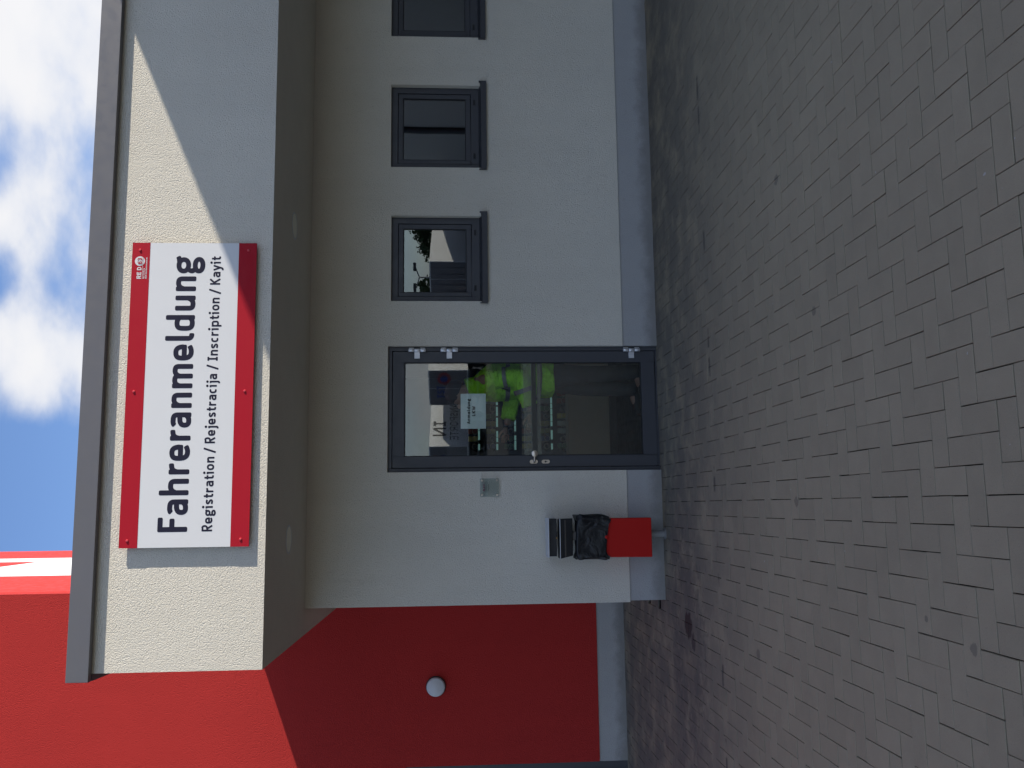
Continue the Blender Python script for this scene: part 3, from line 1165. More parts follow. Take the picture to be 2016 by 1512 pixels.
lt = Letters((0, YS - 0.0006, 0))
for ch, a, b in HL:
    lt.char(ch, a, b, 3.431, 0.187, 0.172)
lt.build('headline', M['navy'], sign)
lt = Letters((0, YS - 0.0006, 0))
for s, a, b in [('Registration', -0.139, 0.336), ('/', 0.363, 0.393), ('Rejestracija', 0.423, 0.877), ('/', 0.907, 0.936), ('Inscription', 0.964, 1.386), ('/', 1.413, 1.444), ('Kayit', 1.474, 1.667)]:
    lt.text(s, a, b, 3.275, 0.0665, 0.175, 0.12)
lt.build('subline', M['navy'], sign)
lt = Letters((0, YS - 0.0018, 0))
lt.char('R', 1.513, 1.535, 3.789, 0.029, 0.21)
lt.char('E', 1.539, 1.558, 3.789, 0.029, 0.21)
lt.char('D', 1.571, 1.592, 3.789, 0.029, 0.21)
lt.disc(1.6325, 3.801, 0.0325)
lt.bar(1.513, 1.604, 3.7805, 3.7825)
lt.text('Neu-Isenburg', 1.514, 1.584, 3.7685, 0.0095, 0.16, 0.10)
lt.text('REWE Distributionszentrum', 1.514, 1.658, 3.7535, 0.0100, 0.16, 0.10)
lt.build('logo', M['sign_white'], sign)
lt2 = Letters((0, YS - 0.0040, 0))
lt2.char('6', 1.612, 1.631, 3.787, 0.029, 0.19)
lt2.char('3', 1.634, 1.653, 3.787, 0.029, 0.19)
lt2.bar(1.604, 1.661, 3.7805, 3.7825)
lt2.build('logo_number', M['sign_red'], sign)
for sx in (1.708, 0.763, -0.191):
    for sz in (3.802, 3.095):
        s_ = MB()
        s_.lathe((sx, YS - 0.0013, sz), (0, -1, 0), [(0.009, 0), (0.009, 0.002), (0.0065, 0.0055), (0.0, 0.0065)], 16)
        s_.build('screw', M['screw_red'], sign)
        s_ = MB()
        s_.lathe((sx, YF, sz), (0, -1, 0), [(0.014, 0.0), (0.014, 0.030)], 12)
        s_.build('spacer', M['dark'], sign)

# ================================================================== SMALL THINGS ON THE OFFICE WALL
npl = empty('name_plate', (0.148, YD, 1.372), 'small square glass plate on four pins right beside the entrance door', 'plate')
g_ = MB()
g_.box(0.073, 0.224, YD - 0.026, YD - 0.020, 1.372, 1.529)
g_.build('glass_plate', M['plate_glass'], npl, bevel=0.001)
for ax_ in (0.089, 0.208):
    for az_ in (1.388, 1.513):
        p = MB()
        p.lathe((ax_, YD, az_), (0, -1, 0), [(0.0065, 0), (0.0065, 0.0198)], 14)
        p.lathe((ax_, YD - 0.0262, az_), (0, -1, 0), [(0.0085, 0), (0.0085, 0.005), (0.007, 0.0065), (0.0, 0.0065)], 16)
        p.build('pin', M['steel'], npl)
lt = Letters((0, YD - 0.0266, 0))
lt.text('RE D 63', 0.122, 0.175, 1.490, 0.014, 0.24)
lt.build('logo', paint('plate_magenta', (0.20, 0.03, 0.08), 0.5), npl)
lt = Letters((0, YD - 0.0266, 0))
for zb, x1_ in ((1.4765, 0.160), (1.4560, 0.176)):
    for q in range(11):
        xa = 0.124 + q * 0.0048
        if xa + 0.003 < x1_:
            lt.bar(xa, xa + 0.0033, zb, zb + 0.0042)
lt.build('fine_print', M['ink'], npl)

for k, (lx_, ly_) in enumerate([(-0.225, 6.640), (2.136, 6.612)]):
    lab = 'round flush light in the canopy underside near its left end' if k == 0 else 'round flush light in the canopy underside above the window nearest the door'
    la = empty('soffit_light', (lx_, ly_, ZS), lab, 'light', 'round lights in the canopy underside')
    t = MB()
    t.lathe((lx_, ly_, ZS), (0, 0, -1), [(0.092, -0.001), (0.092, 0.003), (0.104, 0.003), (0.106, 0.0), ], 40)
    t.build('ring', M['lamp_white'], la)
    t = MB()
    t.lathe((lx_, ly_, ZS), (0, 0, -1), [(0.0, 0.0015), (0.0915, 0.0015)], 40)
    t.build('diffuser', M['soffit_lamp'], la)

# ================================================================== LITTER BIN
lb = empty('litter_bin', (-0.25, 7.28, 0), 'red litter bin with black bag, ashtray and small roof standing by the office wall', 'litter bin')
bx0, bx1, by0, by1 = -0.426, -0.112, 7.170, 7.345
t = MB()
t.hexa([(bx0, by0 + 0.004, 0.147), (bx1, by0 + 0.004, 0.147), (bx1, by1, 0.147), (bx0, by1, 0.147), (bx0 + 0.006, by0, 0.735), (bx1 - 0.002, by0, 0.735), (bx1 - 0.002, by1, 0.735), (bx0 + 0.006, by1, 0.735)])
t.build('body', M['bin_red'], lb, bevel=0.006)
# bag folded over the rim
t = MB()
n_ = 48
rings = []
for lv, (z_, gr) in enumerate([(0.505, 0.012), (0.53, 0.013), (0.58, 0.012), (0.64, 0.011), (0.70, 0.013), (0.738, 0.018), (0.758, 0.010), (0.752, -0.010), (0.735, -0.028)]):
    ring = []
    for k in range(n_):
        a = 2 * PI * k / n_
        c, s = math.cos(a), math.sin(a)
        hx, hy = (bx1 - bx0) / 2 + gr, (by1 - by0) / 2 + gr
        ex, ey = hx * math.copysign(abs(c) ** 0.22, c), hy * math.copysign(abs(s) ** 0.22, s)
        wob = 0.006 * math.sin(5 * a + lv * 0.9) + 0.004 * math.sin(11 * a - lv * 1.3)
        z2 = z_
        if lv == 0:
            z2 += 0.022 * (ex / hx) * (1 if s < 0 else 0.3) * -0.9 + 0.010 * math.sin(7 * a)
            if c < -0.6 and s < 0:
                z2 -= 0.006
        if lv in (5, 6):
            z2 += 0.012 * math.sin(3 * a + 0.6)
        side = 0.016 * max(0, c) if 1 <= lv <= 6 else 0
        ring.append(((bx0 + bx1) / 2 + ex + wob * abs(c) + side, (by0 + by1) / 2 + ey + wob * abs(s), z2))
    rings.append(ring)
t.add([p for r_ in rings for p in r_], [(i * n_ + k, i * n_ + (k + 1) % n_, (i + 1) * n_ + (k + 1) % n_, (i + 1) * n_ + k) for i in range(len(rings) - 1) for k in range(n_)], True)
t.add([(bx0 + 0.03, by0 - 0.014, 0.53), (bx0 - 0.004, by0 - 0.010, 0.532), (bx0 - 0.014, by0 - 0.006, 0.500), (bx0 + 0.012, by0 - 0.012, 0.492)], [(0, 1, 2, 3)])
t.build('bag', M['film'], lb, sharp=False)
# snap lock button on the front under the bag
t = MB()
t.lathe((-0.262, by0 - 0.011, 0.520), (0, -1, 0), [(0.0, 0.006), (0.010, 0.006), (0.015, 0.002), (0.016, 0.0)], 20)
t.build('button', M['bin_red'], lb)
# bracket between bag and ashtray
t = MB()
t.box(-0.284, -0.218, 7.19, 7.255, 0.735, 0.826)
t.build('bracket', M['soot'], lb, bevel=0.004)
# ashtray
t = MB()
t.hexa([(-0.405, 7.175, 0.790), (-0.109, 7.175, 0.790), (-0.112, 7.325, 0.790), (-0.402, 7.325, 0.790),
        (-0.428, 7.150, 0.896), (-0.114, 7.150, 0.894), (-0.114, 7.325, 0.894), (-0.428, 7.325, 0.896)])
ash = t.build('ashtray', M['bin_black'], lb, bevel=0.003)
t = MB()
t.box(-0.430, -0.112, 7.143, 7.1496, 0.893, 0.898)
t.build('front_lip', M['bin_lip'], ash)
t = MB()
t.hexa([(-0.412, 7.158, 0.846), (-0.122, 7.158, 0.846), (-0.122, 7.163, 0.846), (-0.412, 7.163, 0.846),
        (-0.416, 7.153, 0.858), (-0.122, 7.153, 0.858), (-0.122, 7.160, 0.858), (-0.416, 7.160, 0.858)])
t.build('wear_strip', M['soot'], ash)
# little roof with its black underside
t = MB()
t.hexa([(-0.416, 7.120, 0.985), (-0.104, 7.120, 0.985), (-0.104, 7.330, 0.986), (-0.416, 7.330, 0.986),
        (-0.416, 7.120, 0.994), (-0.104, 7.120, 0.994), (-0.104, 7.330, 0.996), (-0.416, 7.330, 0.996)])
t.build('roof', M['bin_lip'], lb, bevel=0.002)
t = MB()
t.box(-0.408, -0.110, 7.155, 7.318, 0.921, 0.9838)
t.build('hood', M['bin_black'], lb, bevel=0.003)
t = MB()
t.box(-0.268, -0.258, 7.1515, 7.1545, 0.918, 0.927)
t.build('latch', paint('brass', (0.5, 0.28, 0.10), 0.35, metallic=0.8), lb)
t = MB()
t.tube([(-0.246, 7.335, -0.02), (-0.246, 7.335, 0.985)], 0.029, 18)
t.build('post', M['galv'], lb)
t = MB()
t.lathe((-0.246, 7.335, -0.005), (0, 0, 1), [(0.048, 0.0), (0.048, 0.010), (0.031, 0.013)], 20)
t.build('base_collar', M['galv'], lb)

# ================================================================== RED HALL
hall = empty('red_hall', (-0.82, YR, 0), 'tall red plastered hall behind the office with red and white side cladding', 'building')
t = MB()
holed_wall(t, -16.0, -0.82, 0.288, 12.0, [(-3.62, -2.585, -0.2, 2.25)], YR, YR + 0.25)
t.build('wall', M['red_plaster'], hall)
t = MB()
holed_wall(t, -16.0, -0.832, -0.06, 0.286, [(-3.62, -2.585, -0.2, 2.25)], YR + 0.012, YR + 0.24)
t.build('plinth', M['plinth'], hall)
for nm, ya, yb, mk in [('red_cladding', YR + 0.252, 11.970, 'red_panel'), ('white_cladding', 11.972, 16.430, 'white_panel'), ('red_cladding', 16.432, 19.35, 'red_panel')]:
    t = MB()
    t.box(-1.1, -0.820, ya, yb, -0.05, 12.0)
    t.build(nm, M[mk], hall)
t = MB()
t.box(-0.8195, -0.8165, 12.75, 15.25, 8.62, 11.2)
t.build('red_emblem', M['red_panel'], hall)
t = MB()
t.box(-16.0, -1.102, YR + 0.252, 19.35, 11.6, 11.98)
t.box(-16.0, -15.7, YR + 0.252, 19.35, -0.05, 11.58)
t.box(-15.69, -1.102, 19.1, 19.35, -0.05, 11.58)
t.build('roof', M['cap'], hall)
t = MB()
frame4(t, -3.62, -2.587, -0.02, 2.25, 0.06, 0.06, 0.06, 0.03, YR + 0.02, YR + 0.09)
hd_ = t.build('door', M['dark'], hall)
t = MB()
t.box(-3.555, -2.652, YR + 0.03, YR + 0.08, 0.013, 2.185)
t.build('door_leaf', M['dark'], hd_)

wl_ = empty('wall_lamp', (-1.808, YR, 1.946), 'round white bulkhead lamp on the shaded red wall', 'lamp')
t = MB()
t.lathe((-1.808, YR - 0.0005, 1.946), (0, -1, 0), [(0.0, 0.0), (0.098, 0.0), (0.101, 0.004), (0.101, 0.022), (0.097, 0.026), (0.0, 0.026)], 40)
t.build('base_ring', M['lamp_base'], wl_)
t = MB()
t.lathe((-1.808, YR - 0.027, 1.946), (0, -1, 0), [(0.0, 0.0), (0.090, 0.0), (0.093, 0.005), (0.093, 0.028), (0.090, 0.036), (0.080, 0.042), (0.0, 0.046)], 40)
t.build('diffuser', M['lamp_white'], wl_)

# ================================================================== LONG HALL ON THE RIGHT (outside the frame: it throws the big shadow and fills the far windows' reflections)
G_, Z0_ = 0.36, 4.873
t = MB()


def hx(q, off=0.0):
    return (5.5 + G_ * q + off, YF - q)


a, b = hx(-9.0), hx(72.0)
side_hall = empty('logistics_hall', (a[0] + 4, 0, 0), 'long pale clad logistics hall beyond the right edge, seen only as a reflection', 'building')
t.hexa([(a[0], a[1], -0.05), (a[0] + 14, a[1], -0.05), (b[0] + 14, b[1], -0.05), (b[0], b[1], -0.05),
        (a[0], a[1], Z0_), (a[0] + 14, a[1], Z0_), (b[0] + 14, b[1], Z0_), (b[0], b[1], Z0_)])
t.build('wall', M['hall'], side_hall)
for q in (17.2,):
    p_ = hx(q, -0.10)
    t = MB()
    t.tube([(p_[0], p_[1], 0.0), (p_[0], p_[1], Z0_ - 0.05)], 0.11, 10)
    t.build('downpipe', M['dark'], side_hall)

# ================================================================== INSIDE: vending machine, stand-in cabinet for a reflected band
vm = empty('vending_machine', (1.0, 9.6, 0.012), 'dark glass fronted snack machine with lit shelf strips inside the entrance', 'vending machine')
t = MB()
frame4(t, 0.53, 1.50, 0.03, 1.83, 0.05, 0.20, 0.16, 0.42, 9.58, 10.3)
t.box(0.581, 1.299, 10.24, 10.3, 0.451, 1.669)
t.build('body', paint('vending_black', (0.03, 0.032, 0.038), 0.4), vm)
M['shelf_light'] = emitter('shelf_light', (0.50, 0.92, 0.86), 0.085)
snack = [(0.62, 0.50, 0.08), (0.35, 0.05, 0.04), (0.05, 0.07, 0.20), (0.45, 0.36, 0.10), (0.10, 0.20, 0.09), (0.5, 0.5, 0.48)]
for i, z_ in enumerate((1.485, 1.287, 1.09, 0.892, 0.69, 0.50)):
    t = MB()
    t.box(0.585, 1.295, 9.62, 10.2, z_ - 0.010, z_ + 0.004)
    sh = t.build('shelf', M['dark'], vm)
    xq = 0.60
    rr_ = random.Random(40 + i)
    while xq < 1.27:
        wq = rr_.choice((0.05, 0.065, 0.10))
        t = MB()
        t.box(xq, min(xq + wq, 1.28), 9.606, 9.619, z_ - 0.012, z_ + 0.008)
        t.build('light_strip', M['shelf_light'], sh)
        xq += wq + rr_.choice((0.006, 0.02, 0.045))
    for j in range(8):
        t = MB()
        cx_ = 0.645 + j * 0.083
        pts = []
        for k in range(49):
            a = k / 12 * 2 * PI
            pts.append((cx_ + 0.030 * math.cos(a), 9.66 + k * 0.004, z_ + 0.040 + 0.030 * math.sin(a)))
        t.tube(pts, 0.0024, 5, False)
        t.build('coil', M['steel'], sh)
        if (i * 3 + j * 5) % 4 != 0:
            t = MB()
            t.box(cx_ - 0.028, cx_ + 0.028, 9.70, 9.72, z_ + 0.008, z_ + 0.115)
            c_ = snack[(i * 2 + j // 2) % 6]
            t.build('snack', paint('snack_wrap', c_, 0.35), sh, bevel=0.006)
t = MB()
t.box(0.60, 1.28, 9.575, 9.579, 0.17, 0.36)
t.build('hatch', paint('hatch_grey', (0.35, 0.38, 0.38), 0.35), vm)

bc = empty('reflection_cabinet', (0.5, 9.3, 0.012), 'beige stand-in cabinet added behind the entrance door for the brown band reflected in its glass', 'cabinet')
t = MB()
t.box(-0.3, 1.60, 9.30, 9.56, 0.10, 0.54)  # added block, its beige imitates the brown band reflected in the door glass
t.build('body', M['beige'], bc, bevel=0.005)
t = MB()
t.box(-0.28, 1.58, 9.32, 9.55, 0.012, 0.098)
t.build('base', M['black_gasket'], bc)

# ================================================================== PERSON IN HI-VIS INSIDE
hv = Mat('hi_vis_lime', (0.46, 0.98, 0.05), 0.75, spec=0.3)
hv.bump(hv.math('ADD', hv.noise(9, 4, 0.55, stretch=(1, 1, 2.2), distortion=0.8), hv.math('MULTIPLY', hv.noise(26, 3), 0.35)), 0.05)
M['hivis'] = hv
M['retro'] = paint('reflective_tape', (0.20, 0.19, 0.18), 0.5, 0.08)
M['skin'] = paint('skin', (0.42, 0.24, 0.17), 0.55, 0.06)
M['hair'] = paint('dark_hair', (0.02, 0.015, 0.012), 0.6)
M['trousers'] = paint('dark_trousers', (0.030, 0.033, 0.040), 0.85, 0.15, grain=300)
M['shoe'] = paint('black_leather', (0.012, 0.012, 0.012), 0.5)

PXc, PYc = 1.15, 7.94
person = empty('person', (PXc, PYc, 0.012), 'person in lime high visibility jacket standing inside behind the door glass', 'person')


def skinned(name, verts, edges, radii, mat, parent, root=0, sub=2):
    o0 = org(parent)
    me = bpy.data.meshes.new(name)
    me.from_pydata([tuple(Vector(v) - o0) for v in verts], edges, [])
    bm = bmesh.new()
    bm.from_mesh(me)
    lay = bm.verts.layers.skin.verify()
    bm.verts.ensure_lookup_table()
    for i, r_ in enumerate(radii):
        d = bm.verts[i][lay]
        d.radius = (r_, r_) if isinstance(r_, (int, float)) else r_
        d.use_root = (i == root)
    bm.to_mesh(me)
    bm.free()
    me.materials.append(mat.m)
    o = bpy.data.objects.new(name, me)
    COL.objects.link(o)
    o.parent = parent
    ORIGIN[o.name] = o0.copy()
    s = o.modifiers.new('skin', 'SKIN')
    s.use_smooth_shade = True
    m_ = o.modifiers.new('smooth', 'SUBSURF')
    m_.levels = m_.render_levels = sub
    return o


bx, by = PXc, PYc
BV = [(bx, by, 0.98), (bx - .01, by, 1.16), (bx - .03, by, 1.34), (bx - .06, by, 1.48), (bx - .09, by, 1.56),          # 0-4 pelvis..neck
      (bx - .14, by, 1.63), (bx - .16, by, 1.72), (bx - .15, by, 1.80),                                             # 5-7 head
      (bx, by - .10, .92), (bx + .01, by - .11, .51), (bx + .03, by - .11, .10), (bx - .12, by - .12, .055),           # 8-11 near leg
      (bx, by + .10, .92), (bx - .08, by + .12, .51), (bx - .10, by + .12, .10), (bx - .25, by + .13, .055),           # 12-15 far leg
      (bx - .05, by - .19, 1.45), (bx - .02, by - .25, 1.17), (bx - .26, by - .22, 1.08), (bx - .34, by - .20, 1.07),   # 16-19 near arm
      (bx - .06, by + .19, 1.45), (bx - .10, by + .25, 1.19), (bx - .34, by + .22, 1.24), (bx - .42, by + .20, 1.26)]   # 20-23 far arm
BE = [(0, 1), (1, 2), (2, 3), (3, 4), (4, 5), (5, 6), (6, 7), (0, 8), (8, 9), (9, 10), (10, 11), (0, 12), (12, 13), (13, 14), (14, 15),
      (3, 16), (16, 17), (17, 18), (18, 19), (3, 20), (20, 21), (21, 22), (22, 23)]
BR = [.14, .125, .14, .12, .06, .085, .105, .06, .09, .062, .042, .04, .09, .062, .042, .04, .06, .047, .034, .036, .06, .047, .034, .036]
skinned('body', BV, BE, BR, M['skin'], person)
# face and hair
t = MB()
hc = Vector((bx - .155, by, 1.70))
t.lathe(hc + Vector((-0.100, 0, 0.0)), (-1, 0, -0.3), [(0.018, -0.02), (0.016, 0.012), (0.009, 0.024), (0.0, 0.027)], 10)
t.lathe(hc + Vector((0.0, -0.086, 0.0)), (0, -1, 0), [(0.030, -0.01), (0.028, 0.008), (0.0, 0.012)], 12)
t.lathe(hc + Vector((0.0, 0.086, 0.0)), (0, 1, 0), [(0.030, -0.01), (0.028, 0.008), (0.0, 0.012)], 12)
t.build('face', M['skin'], person)
t = MB()
t.lathe(hc + Vector((0.018, 0, 0.005)), (0.35, 0, 1), [(0.098, -0.01), (0.108, 0.02), (0.106, 0.06), (0.088, 0.095), (0.05, 0.118), (0.0, 0.124)], 22)
t.build('hair', M['hair'], person)
for s in (-1, 1):
    t = MB()
    t.lathe(hc + Vector((-0.090, s * 0.034, 0.018)), (-1, 0, 0), [(0.013, 0), (0.010, 0.008), (0.0, 0.010)], 10)
    t.build('eye', M['hair'], person)
t = MB()
t.tube([hc + Vector((-0.094, -0.024, -0.052)), hc + Vector((-0.102, 0, -0.050)), hc + Vector((-0.094, 0.024, -0.052))], 0.006, 6)
t.build('mouth', paint('lips', (0.30, 0.12, 0.10), 0.5), person)


def hand(wr, d, side):
    """palm, four fingers and a thumb from the wrist wr along d; side is where the thumb leaves"""
    d = Vector(d).normalized()
    s = Vector(side).normalized()
    n = d.cross(s)
    wr = Vector(wr)
    V = [wr, wr + d * .045, wr + d * .085]
    E = [(0, 1), (1, 2)]
    R_ = [.026, (.036, .018), (.036, .016)]
    for k, (o_, L) in enumerate([(.030, .070), (.010, .080), (-.010, .074), (-.029, .058)]):
        b_ = len(V)
        V += [wr + d * .088 + s * o_, wr + d * (.088 + L * .5) + s * o_ - n * .010, wr + d * (.088 + L * .85) + s * o_ - n * .032]
        E += [(2, b_), (b_, b_ + 1), (b_ + 1, b_ + 2)]
        R_ += [.0095, .0088, .0075]
    b_ = len(V)
    V += [wr + d * .040 + s * .042, wr + d * .070 + s * .060 - n * .012, wr + d * .095 + s * .062 - n * .024]
    E += [(1, b_), (b_, b_ + 1), (b_ + 1, b_ + 2)]
    R_ += [.012, .0105, .009]
    skinned('hand', V, E, R_, M['skin'], person, 0, 1)


hand((bx - .345, by - .20, 1.072), (-1, -0.05, 0.02), (-0.2, 0, 1))
hand((bx - .425, by + .20, 1.262), (-1, 0.0, 0.1), (-0.2, 0, 1))

# jacket: lofted trunk and sleeves
t = MB()
tr = [(0.85, .180, .245, 0.0), (0.90, .185, .250, 0.0), (1.00, .180, .240, 0.0), (1.12, .178, .232, -.01), (1.25, .185, .240, -.02), (1.36, .185, .250, -.035), (1.45, .165, .235, -.05),
      (1.52, .120, .165, -.07), (1.565, .092, .100, -.085), (1.63, .090, .096, -.095)]
nn_ = 36
rings = []
for i, (z_, rx, ry, ox) in enumerate(tr):
    for k in range(nn_):
        a = 2 * PI * k / nn_
        wv = 1 + 0.030 * math.sin(7 * a + z_ * 21) + 0.020 * math.sin(13 * a - z_ * 33)
        if i > 7:
            wv = 1
        rings.append((bx + ox + rx * wv * math.cos(a), by + ry * wv * math.sin(a), z_ + (0.012 * math.sin(3 * a) if i == 0 else 0) + (0.03 * math.cos(a) if i == 9 else 0)))
t.add(rings, [(i * nn_ + k, i * nn_ + (k + 1) % nn_, (i + 1) * nn_ + (k + 1) % nn_, (i + 1) * nn_ + k) for i in range(len(tr) - 1) for k in range(nn_)], True)
t.add(rings[:nn_], [tuple(range(nn_ - 1, -1, -1))], True)
t.add(rings[-nn_:], [tuple(range(nn_))], True)


def sleeve(sh, el, wr):
    sh, el, wr = Vector(sh), Vector(el), Vector(wr)
    pts, rad = [], []
    for i in range(9):
        u = i / 8
        pts.append(sh.lerp(el, u))
        rad.append(.098 - .018 * u + .006 * math.sin(i * 2.1))
    for i in range(1, 9):
        u = i / 8
        pts.append(el.lerp(wr, u))
        rad.append(.083 - .010 * u + .006 * math.sin(i * 2.4 + 1))
    t.tube(pts, rad, 16, True)


sleeve(BV[16], BV[17], (bx - .285, by - .215, 1.075))
sleeve(BV[20], BV[21], (bx - .36, by + .22, 1.245))
jk = t.build('jacket', M['hivis'], person, sharp=False)
rmd = jk.modifiers.new('cloth', 'REMESH')
rmd.mode = 'VOXEL'
rmd.voxel_size = 0.013
rmd.use_smooth_shade = True
smd = jk.modifiers.new('soften', 'SMOOTH')
smd.factor = 0.5
smd.iterations = 6


def trunk_band(z0, z1, g_=0.006):
    t = MB()
    vs = []
    for z_ in (z0, z1):
        i = max(j for j in range(len(tr) - 1) if tr[j][0] <= z_)
        u = (z_ - tr[i][0]) / (tr[i + 1][0] - tr[i][0])
        rx, ry, ox = [tr[i][q] * (1 - u) + tr[i + 1][q] * u for q in (1, 2, 3)]
        for k in range(nn_):
            a = 2 * PI * k / nn_
            wv = 1 + 0.030 * math.sin(7 * a + z_ * 21) + 0.020 * math.sin(13 * a - z_ * 33)
            vs.append((bx + ox + (rx * wv + g_) * math.cos(a), by + (ry * wv + g_) * math.sin(a), z_))
    t.add(vs, [(k, (k + 1) % nn_, nn_ + (k + 1) % nn_, nn_ + k) for k in range(nn_)], True)
    t.build('reflective_stripe', M['retro'], jk, sharp=False)


trunk_band(1.245, 1.285)
trunk_band(0.965, 1.005)
for A, B, u0, u1, rr in ((BV[16], BV[17], .52, .64, .098), (BV[17], (bx - .285, by - .215, 1.075), .40, .54, .094)):
    t = MB()
    A, B = Vector(A), Vector(B)
    t.tube([A.lerp(B, u0), A.lerp(B, u1)], rr, 16, False)
    t.build('reflective_stripe', M['retro'], jk)
t = MB()
t.tube([(bx - .10, by - .247, 1.36), (bx - .13, by - .225, 1.30), (bx - .15, by - .205, 1.25)], 0.010, 8)
t.build('zip', M['black_gasket'], jk)
t = MB()
for L0 in (8, 12):
    H_, K_, A_ = [Vector(BV[L0 + i]) for i in range(3)]
    pts = [H_ + Vector((0, 0, .05)), H_, H_.lerp(K_, .5), K_, K_.lerp(A_, .5), A_ + Vector((0, 0, .03)), A_ + Vector((0, 0, -.03))]
    t.tube(pts, [.125, .118, .098, .078, .072, .068, .070], 18)
t.tube([(bx, by, 0.84), (bx, by, 1.02)], [.15, .16], 20, True, 1.2)
t.build('trousers', M['trousers'], person, sharp=False)
for L0 in (10, 14):
    A_, T_ = Vector(BV[L0]), Vector(BV[L0 + 1])
    t = MB()
    t.tube([A_ + Vector((.055, 0, -.045)), A_ + Vector((.02, 0, -.035)), A_.lerp(T_, .6) + Vector((0, 0, -.02)), T_ + Vector((-.04, 0, -.012)), T_ + Vector((-.085, 0, -.014))],
           [.030, .048, .046, .042, .022], 14, True, 0.9)
    t.build('shoe', M['shoe'], person, sharp=False)

# ================================================================== THE YARD BEHIND THE CAMERA (seen mirrored in the glass)
M['trl_white'] = paint('trailer_white', (0.74, 0.73, 0.70), 0.45, 0.05)
M['trl_grey'] = paint('trailer_door_grey', (0.20, 0.185, 0.185), 0.5, 0.08)
M['tyre'] = paint('tyre_rubber', (0.015, 0.015, 0.015), 0.85)
M['blue_print'] = Mat('blue_print', (0.02, 0.05, 0.25), 0.5)
M['red_print'] = Mat('red_print', (0.35, 0.02, 0.02), 0.5)


def trailer(corner, ang, L, W, z0, z1, label, kind):
    """box semi-trailer; corner is the rear corner nearest the camera side, its rear looks at the office"""
    n = Vector((-math.sin(ang), math.cos(ang), 0))      # rear normal
    s = Vector((math.cos(ang), math.sin(ang), 0))       # sunlit side normal
    c = Vector((corner[0], corner[1], 0))
    root = empty('box_trailer', c, label, 'trailer', 'parked box trailers mirrored in the glass')

    def pt(u, v, z):      # u along the length from the rear, v across from the sunlit side
        return c - n * u - s * v + Vector((0, 0, z))

    def blk(mb, u0, u1, v0, v1, a, b):
        mb.hexa([pt(u0, v0, a), pt(u0, v1, a), pt(u1, v1, a), pt(u1, v0, a), pt(u0, v0, b), pt(u0, v1, b), pt(u1, v1, b), pt(u1, v0, b)])
    t = MB()
    blk(t, 0.04, L, 0, W, z0, z1)
    t.build('box', M['trl_white'], root)
    for k in range(2):
        t = MB()
        blk(t, 0.0, 0.036, 0.06 + k * (W / 2 - 0.02), W / 2 - 0.02 + k * (W / 2 - 0.04), z0 + 0.08, z1 - 0.08)
        d_ = t.build('rear_door', M['trl_grey'], root)
        t = MB()
        for q in (0.3, 0.7):
            vv = 0.06 + k * (W / 2 - 0.02) + q * (W / 2 - 0.08)
            t.tube([pt(-0.03, vv, z0 + 0.1), pt(-0.03, vv, z1 - 0.1)], 0.012, 6)
        t.build('locking_bar', M['trl_grey'], d_)
    t = MB()
    blk(t, -0.01, 0.10, 0, W, z0 - 0.10, z0 - 0.002)
    blk(t, 0.0, L, W * .3, W * .42, z0 - 0.35, z0 - 0.102)
    blk(t, 0.0, L, W * .58, W * .7, z0 - 0.35, z0 - 0.102)
    blk(t, 0.0, 0.1, 0.1, W - 0.1, 0.42, 0.55)
    t.build('chassis', M['dark'], root)
    for u in (1.6, 2.9, 4.2):
        for v in (0.02, W - 0.32):
            t = MB()
            t.lathe(pt(u, v, 0.5), -s, [(0.0, 0.03), (0.27, 0.03), (0.30, 0.0), (0.48, 0.0), (0.50, 0.04), (0.50, 0.26), (0.48, 0.30), (0.0, 0.30)], 20)
            t.build('wheel', M['tyre'], root)
    if kind == 1:
        lt = Letters(pt(-0.006, W, 0), -Vector((-s.x, -s.y, 0)) * 1.0)
        lt.text('TST', 0.55, 1.45, 2.55, 0.55, 0.2)
        lt.build('lettering', M['blue_print'], root)
        lt = Letters(pt(-0.008, W, 0), s)
        lt.disc(1.95, 2.62, 0.42)
        lt.build('emblem', M['red_print'], root)
        lt = Letters(pt(-0.012, W, 0), s)
        lt.disc(1.95, 2.62, 0.24)
        lt.build('emblem_centre', M['blue_print'], root)
    if kind == 2:   # lettering on the sunlit long side
        lt = Letters(pt(L, -0.008, 0) , n)
        lt.text('SPEDITION'[-2:] if False else 'IN', L - 3.2, L - 1.3, 2.55, 0.85, 0.22)
        lt.text('TRANSPORTE', L - 7.0, L - 0.8, 1.75, 0.55, 0.14)
        lt.build('lettering', M['ink'], root)
        lt = Letters(pt(-0.006, W, 0), s)
        lt.text('BA', 0.9, 1.9, 2.6, 0.6, 0.2)
        lt.build('rear_lettering', M['blue_print'], root)
    return root


def mirror_pt(u, yv):
    """point whose mirror image in the office glass shows at upright column u, at virtual depth yv"""
    d = RI * ((u - 756) / 1741.1) + FW + DN * ((870 - 1008) / 1741.1)
    return (d.x / d.y * yv, 2 * (YD + 0.07) - yv)


A35 = math.radians(35)
trailer(mirror_pt(632, 56), A35, 13.6, 2.5, 1.12, 3.62, 'box trailer with long sunlit white side lettered TRANSPORTE, mirrored in the entrance door glass', 2)
trailer(mirror_pt(782, 56), A35, 13.6, 2.5, 1.12, 3.62, 'box trailer with red and blue emblem on grey rear doors, mirrored in the door glass', 1)
trailer(mirror_pt(997, 58), A35, 13.6, 2.5, 1.12, 3.62, 'plain white box trailer mirrored in the middle of the window nearest the door', 0)
trailer(mirror_pt(1178, 60), A35, 13.6, 2.5, 1.12, 3.62, 'plain white box trailer beyond the right edge of the nearest window reflection', 0)

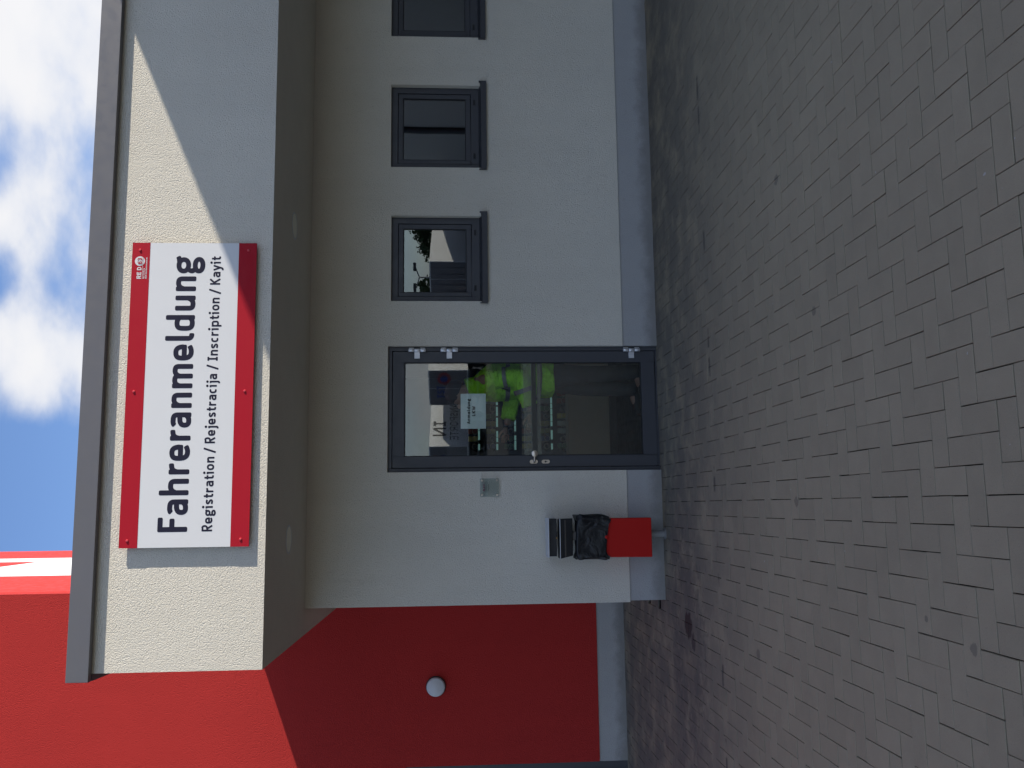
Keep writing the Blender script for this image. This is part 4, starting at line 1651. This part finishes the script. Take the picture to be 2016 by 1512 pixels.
leaf = Mat('tree_leaf', (0.055, 0.085, 0.03), 0.8)
leaf.scale_color(leaf.math('ADD', leaf.math('MULTIPLY', leaf.noise(0.9, 3), 0.9), 0.5))
M['leaf'] = leaf
M['bark'] = paint('bark', (0.07, 0.055, 0.04), 0.9, 0.2)


def tree(x, y, H, R_, label, seed):
    rr = random.Random(seed)
    root = empty('tree', (x, y, 0), label, 'tree', 'trees beyond the parked trailers')
    t = MB()
    t.tube([(x, y, -0.1), (x + .1, y, H * .3), (x + .05, y, H * .6), (x, y, H * .85)], [.20, .15, .10, .03], 9)
    for k in range(7):
        a = k * 2.4
        z_ = H * (0.3 + 0.07 * k)
        t.tube([(x, y, z_), (x + math.cos(a) * R_ * .4, y + math.sin(a) * R_ * .4, z_ + H * .12), (x + math.cos(a) * R_ * .75, y + math.sin(a) * R_ * .75, z_ + H * .2)], [.06, .04, .015], 6)
    t.build('trunk', M['bark'], root)
    t = MB()
    cl = []
    for k in range(34):
        a, e = rr.uniform(0, 2 * PI), rr.uniform(-0.8, 1)
        q = rr.uniform(.35, 1.0)
        cl.append((x + math.cos(a) * R_ * q * math.sqrt(1 - e * e * .8), y + math.sin(a) * R_ * q * math.sqrt(1 - e * e * .8), H * .62 + e * H * .36 * q, rr.uniform(.35, .75)))
    for cx_, cy_, cz2, cr in cl:
        for k in range(48):
            v = Vector((rr.gauss(0, 1), rr.gauss(0, 1), rr.gauss(0, 1))).normalized() * cr * rr.uniform(.5, 1.05)
            p = Vector((cx_, cy_, cz2)) + v
            a1 = Vector((rr.gauss(0, 1), rr.gauss(0, 1), rr.gauss(0, 1))).normalized()
            b1 = a1.orthogonal().normalized()
            s_ = rr.uniform(.12, .22)
            t.add([p - a1 * s_, p - b1 * s_ * .6, p + a1 * s_, p + b1 * s_ * .6], [(0, 1, 2, 3)])
    o0 = org(root)
    me = bpy.data.meshes.new('crown')
    me.from_pydata([tuple(p - o0) for p in t.v], [], t.f)
    me.materials.append(M['leaf'].m)
    o = bpy.data.objects.new('crown', me)
    COL.objects.link(o)
    o.parent = root
    ORIGIN[o.name] = o0


for k, (u, yv, H, R_, lab) in enumerate([(940, 84, 5.6, 2.0, 'bushy green tree mirrored in the window nearest the door, left of the trailer'),
                                         (1012, 90, 5.4, 1.8, 'green tree mirrored above the white trailer side in the window nearest the door'),
                                         (1050, 86, 6.6, 2.2, 'tallest green tree mirrored at the right of the window nearest the door'),
                                         (905, 92, 5.6, 2.2, 'green tree beyond the yard, standing farthest from the trailer in the window reflection')]):
    x_, y_ = mirror_pt(u, yv)
    tree(x_, y_, H, R_, lab, k + 3)

x_, y_ = mirror_pt(966, 72)
fm = empty('floodlight_mast', (x_, y_, 0), 'slim yard mast with two floodlights mirrored in the window nearest the door', 'light mast')
t = MB()
t.tube([(x_, y_, 0), (x_, y_, 4.9)], [.10, .06], 10)
t.tube([(x_ - .9, y_, 5.15), (x_, y_, 4.9), (x_ + .9, y_, 5.25)], .05, 8)
t.build('mast', M['galv'], fm)
for s in (-1, 1):
    t = MB()
    t.box(x_ + s * .9 - .35, x_ + s * .9 + .35, y_ - .1, y_ + .18, 5.18, 5.42)
    t.build('floodlight', M['dark'], fm, bevel=0.02)
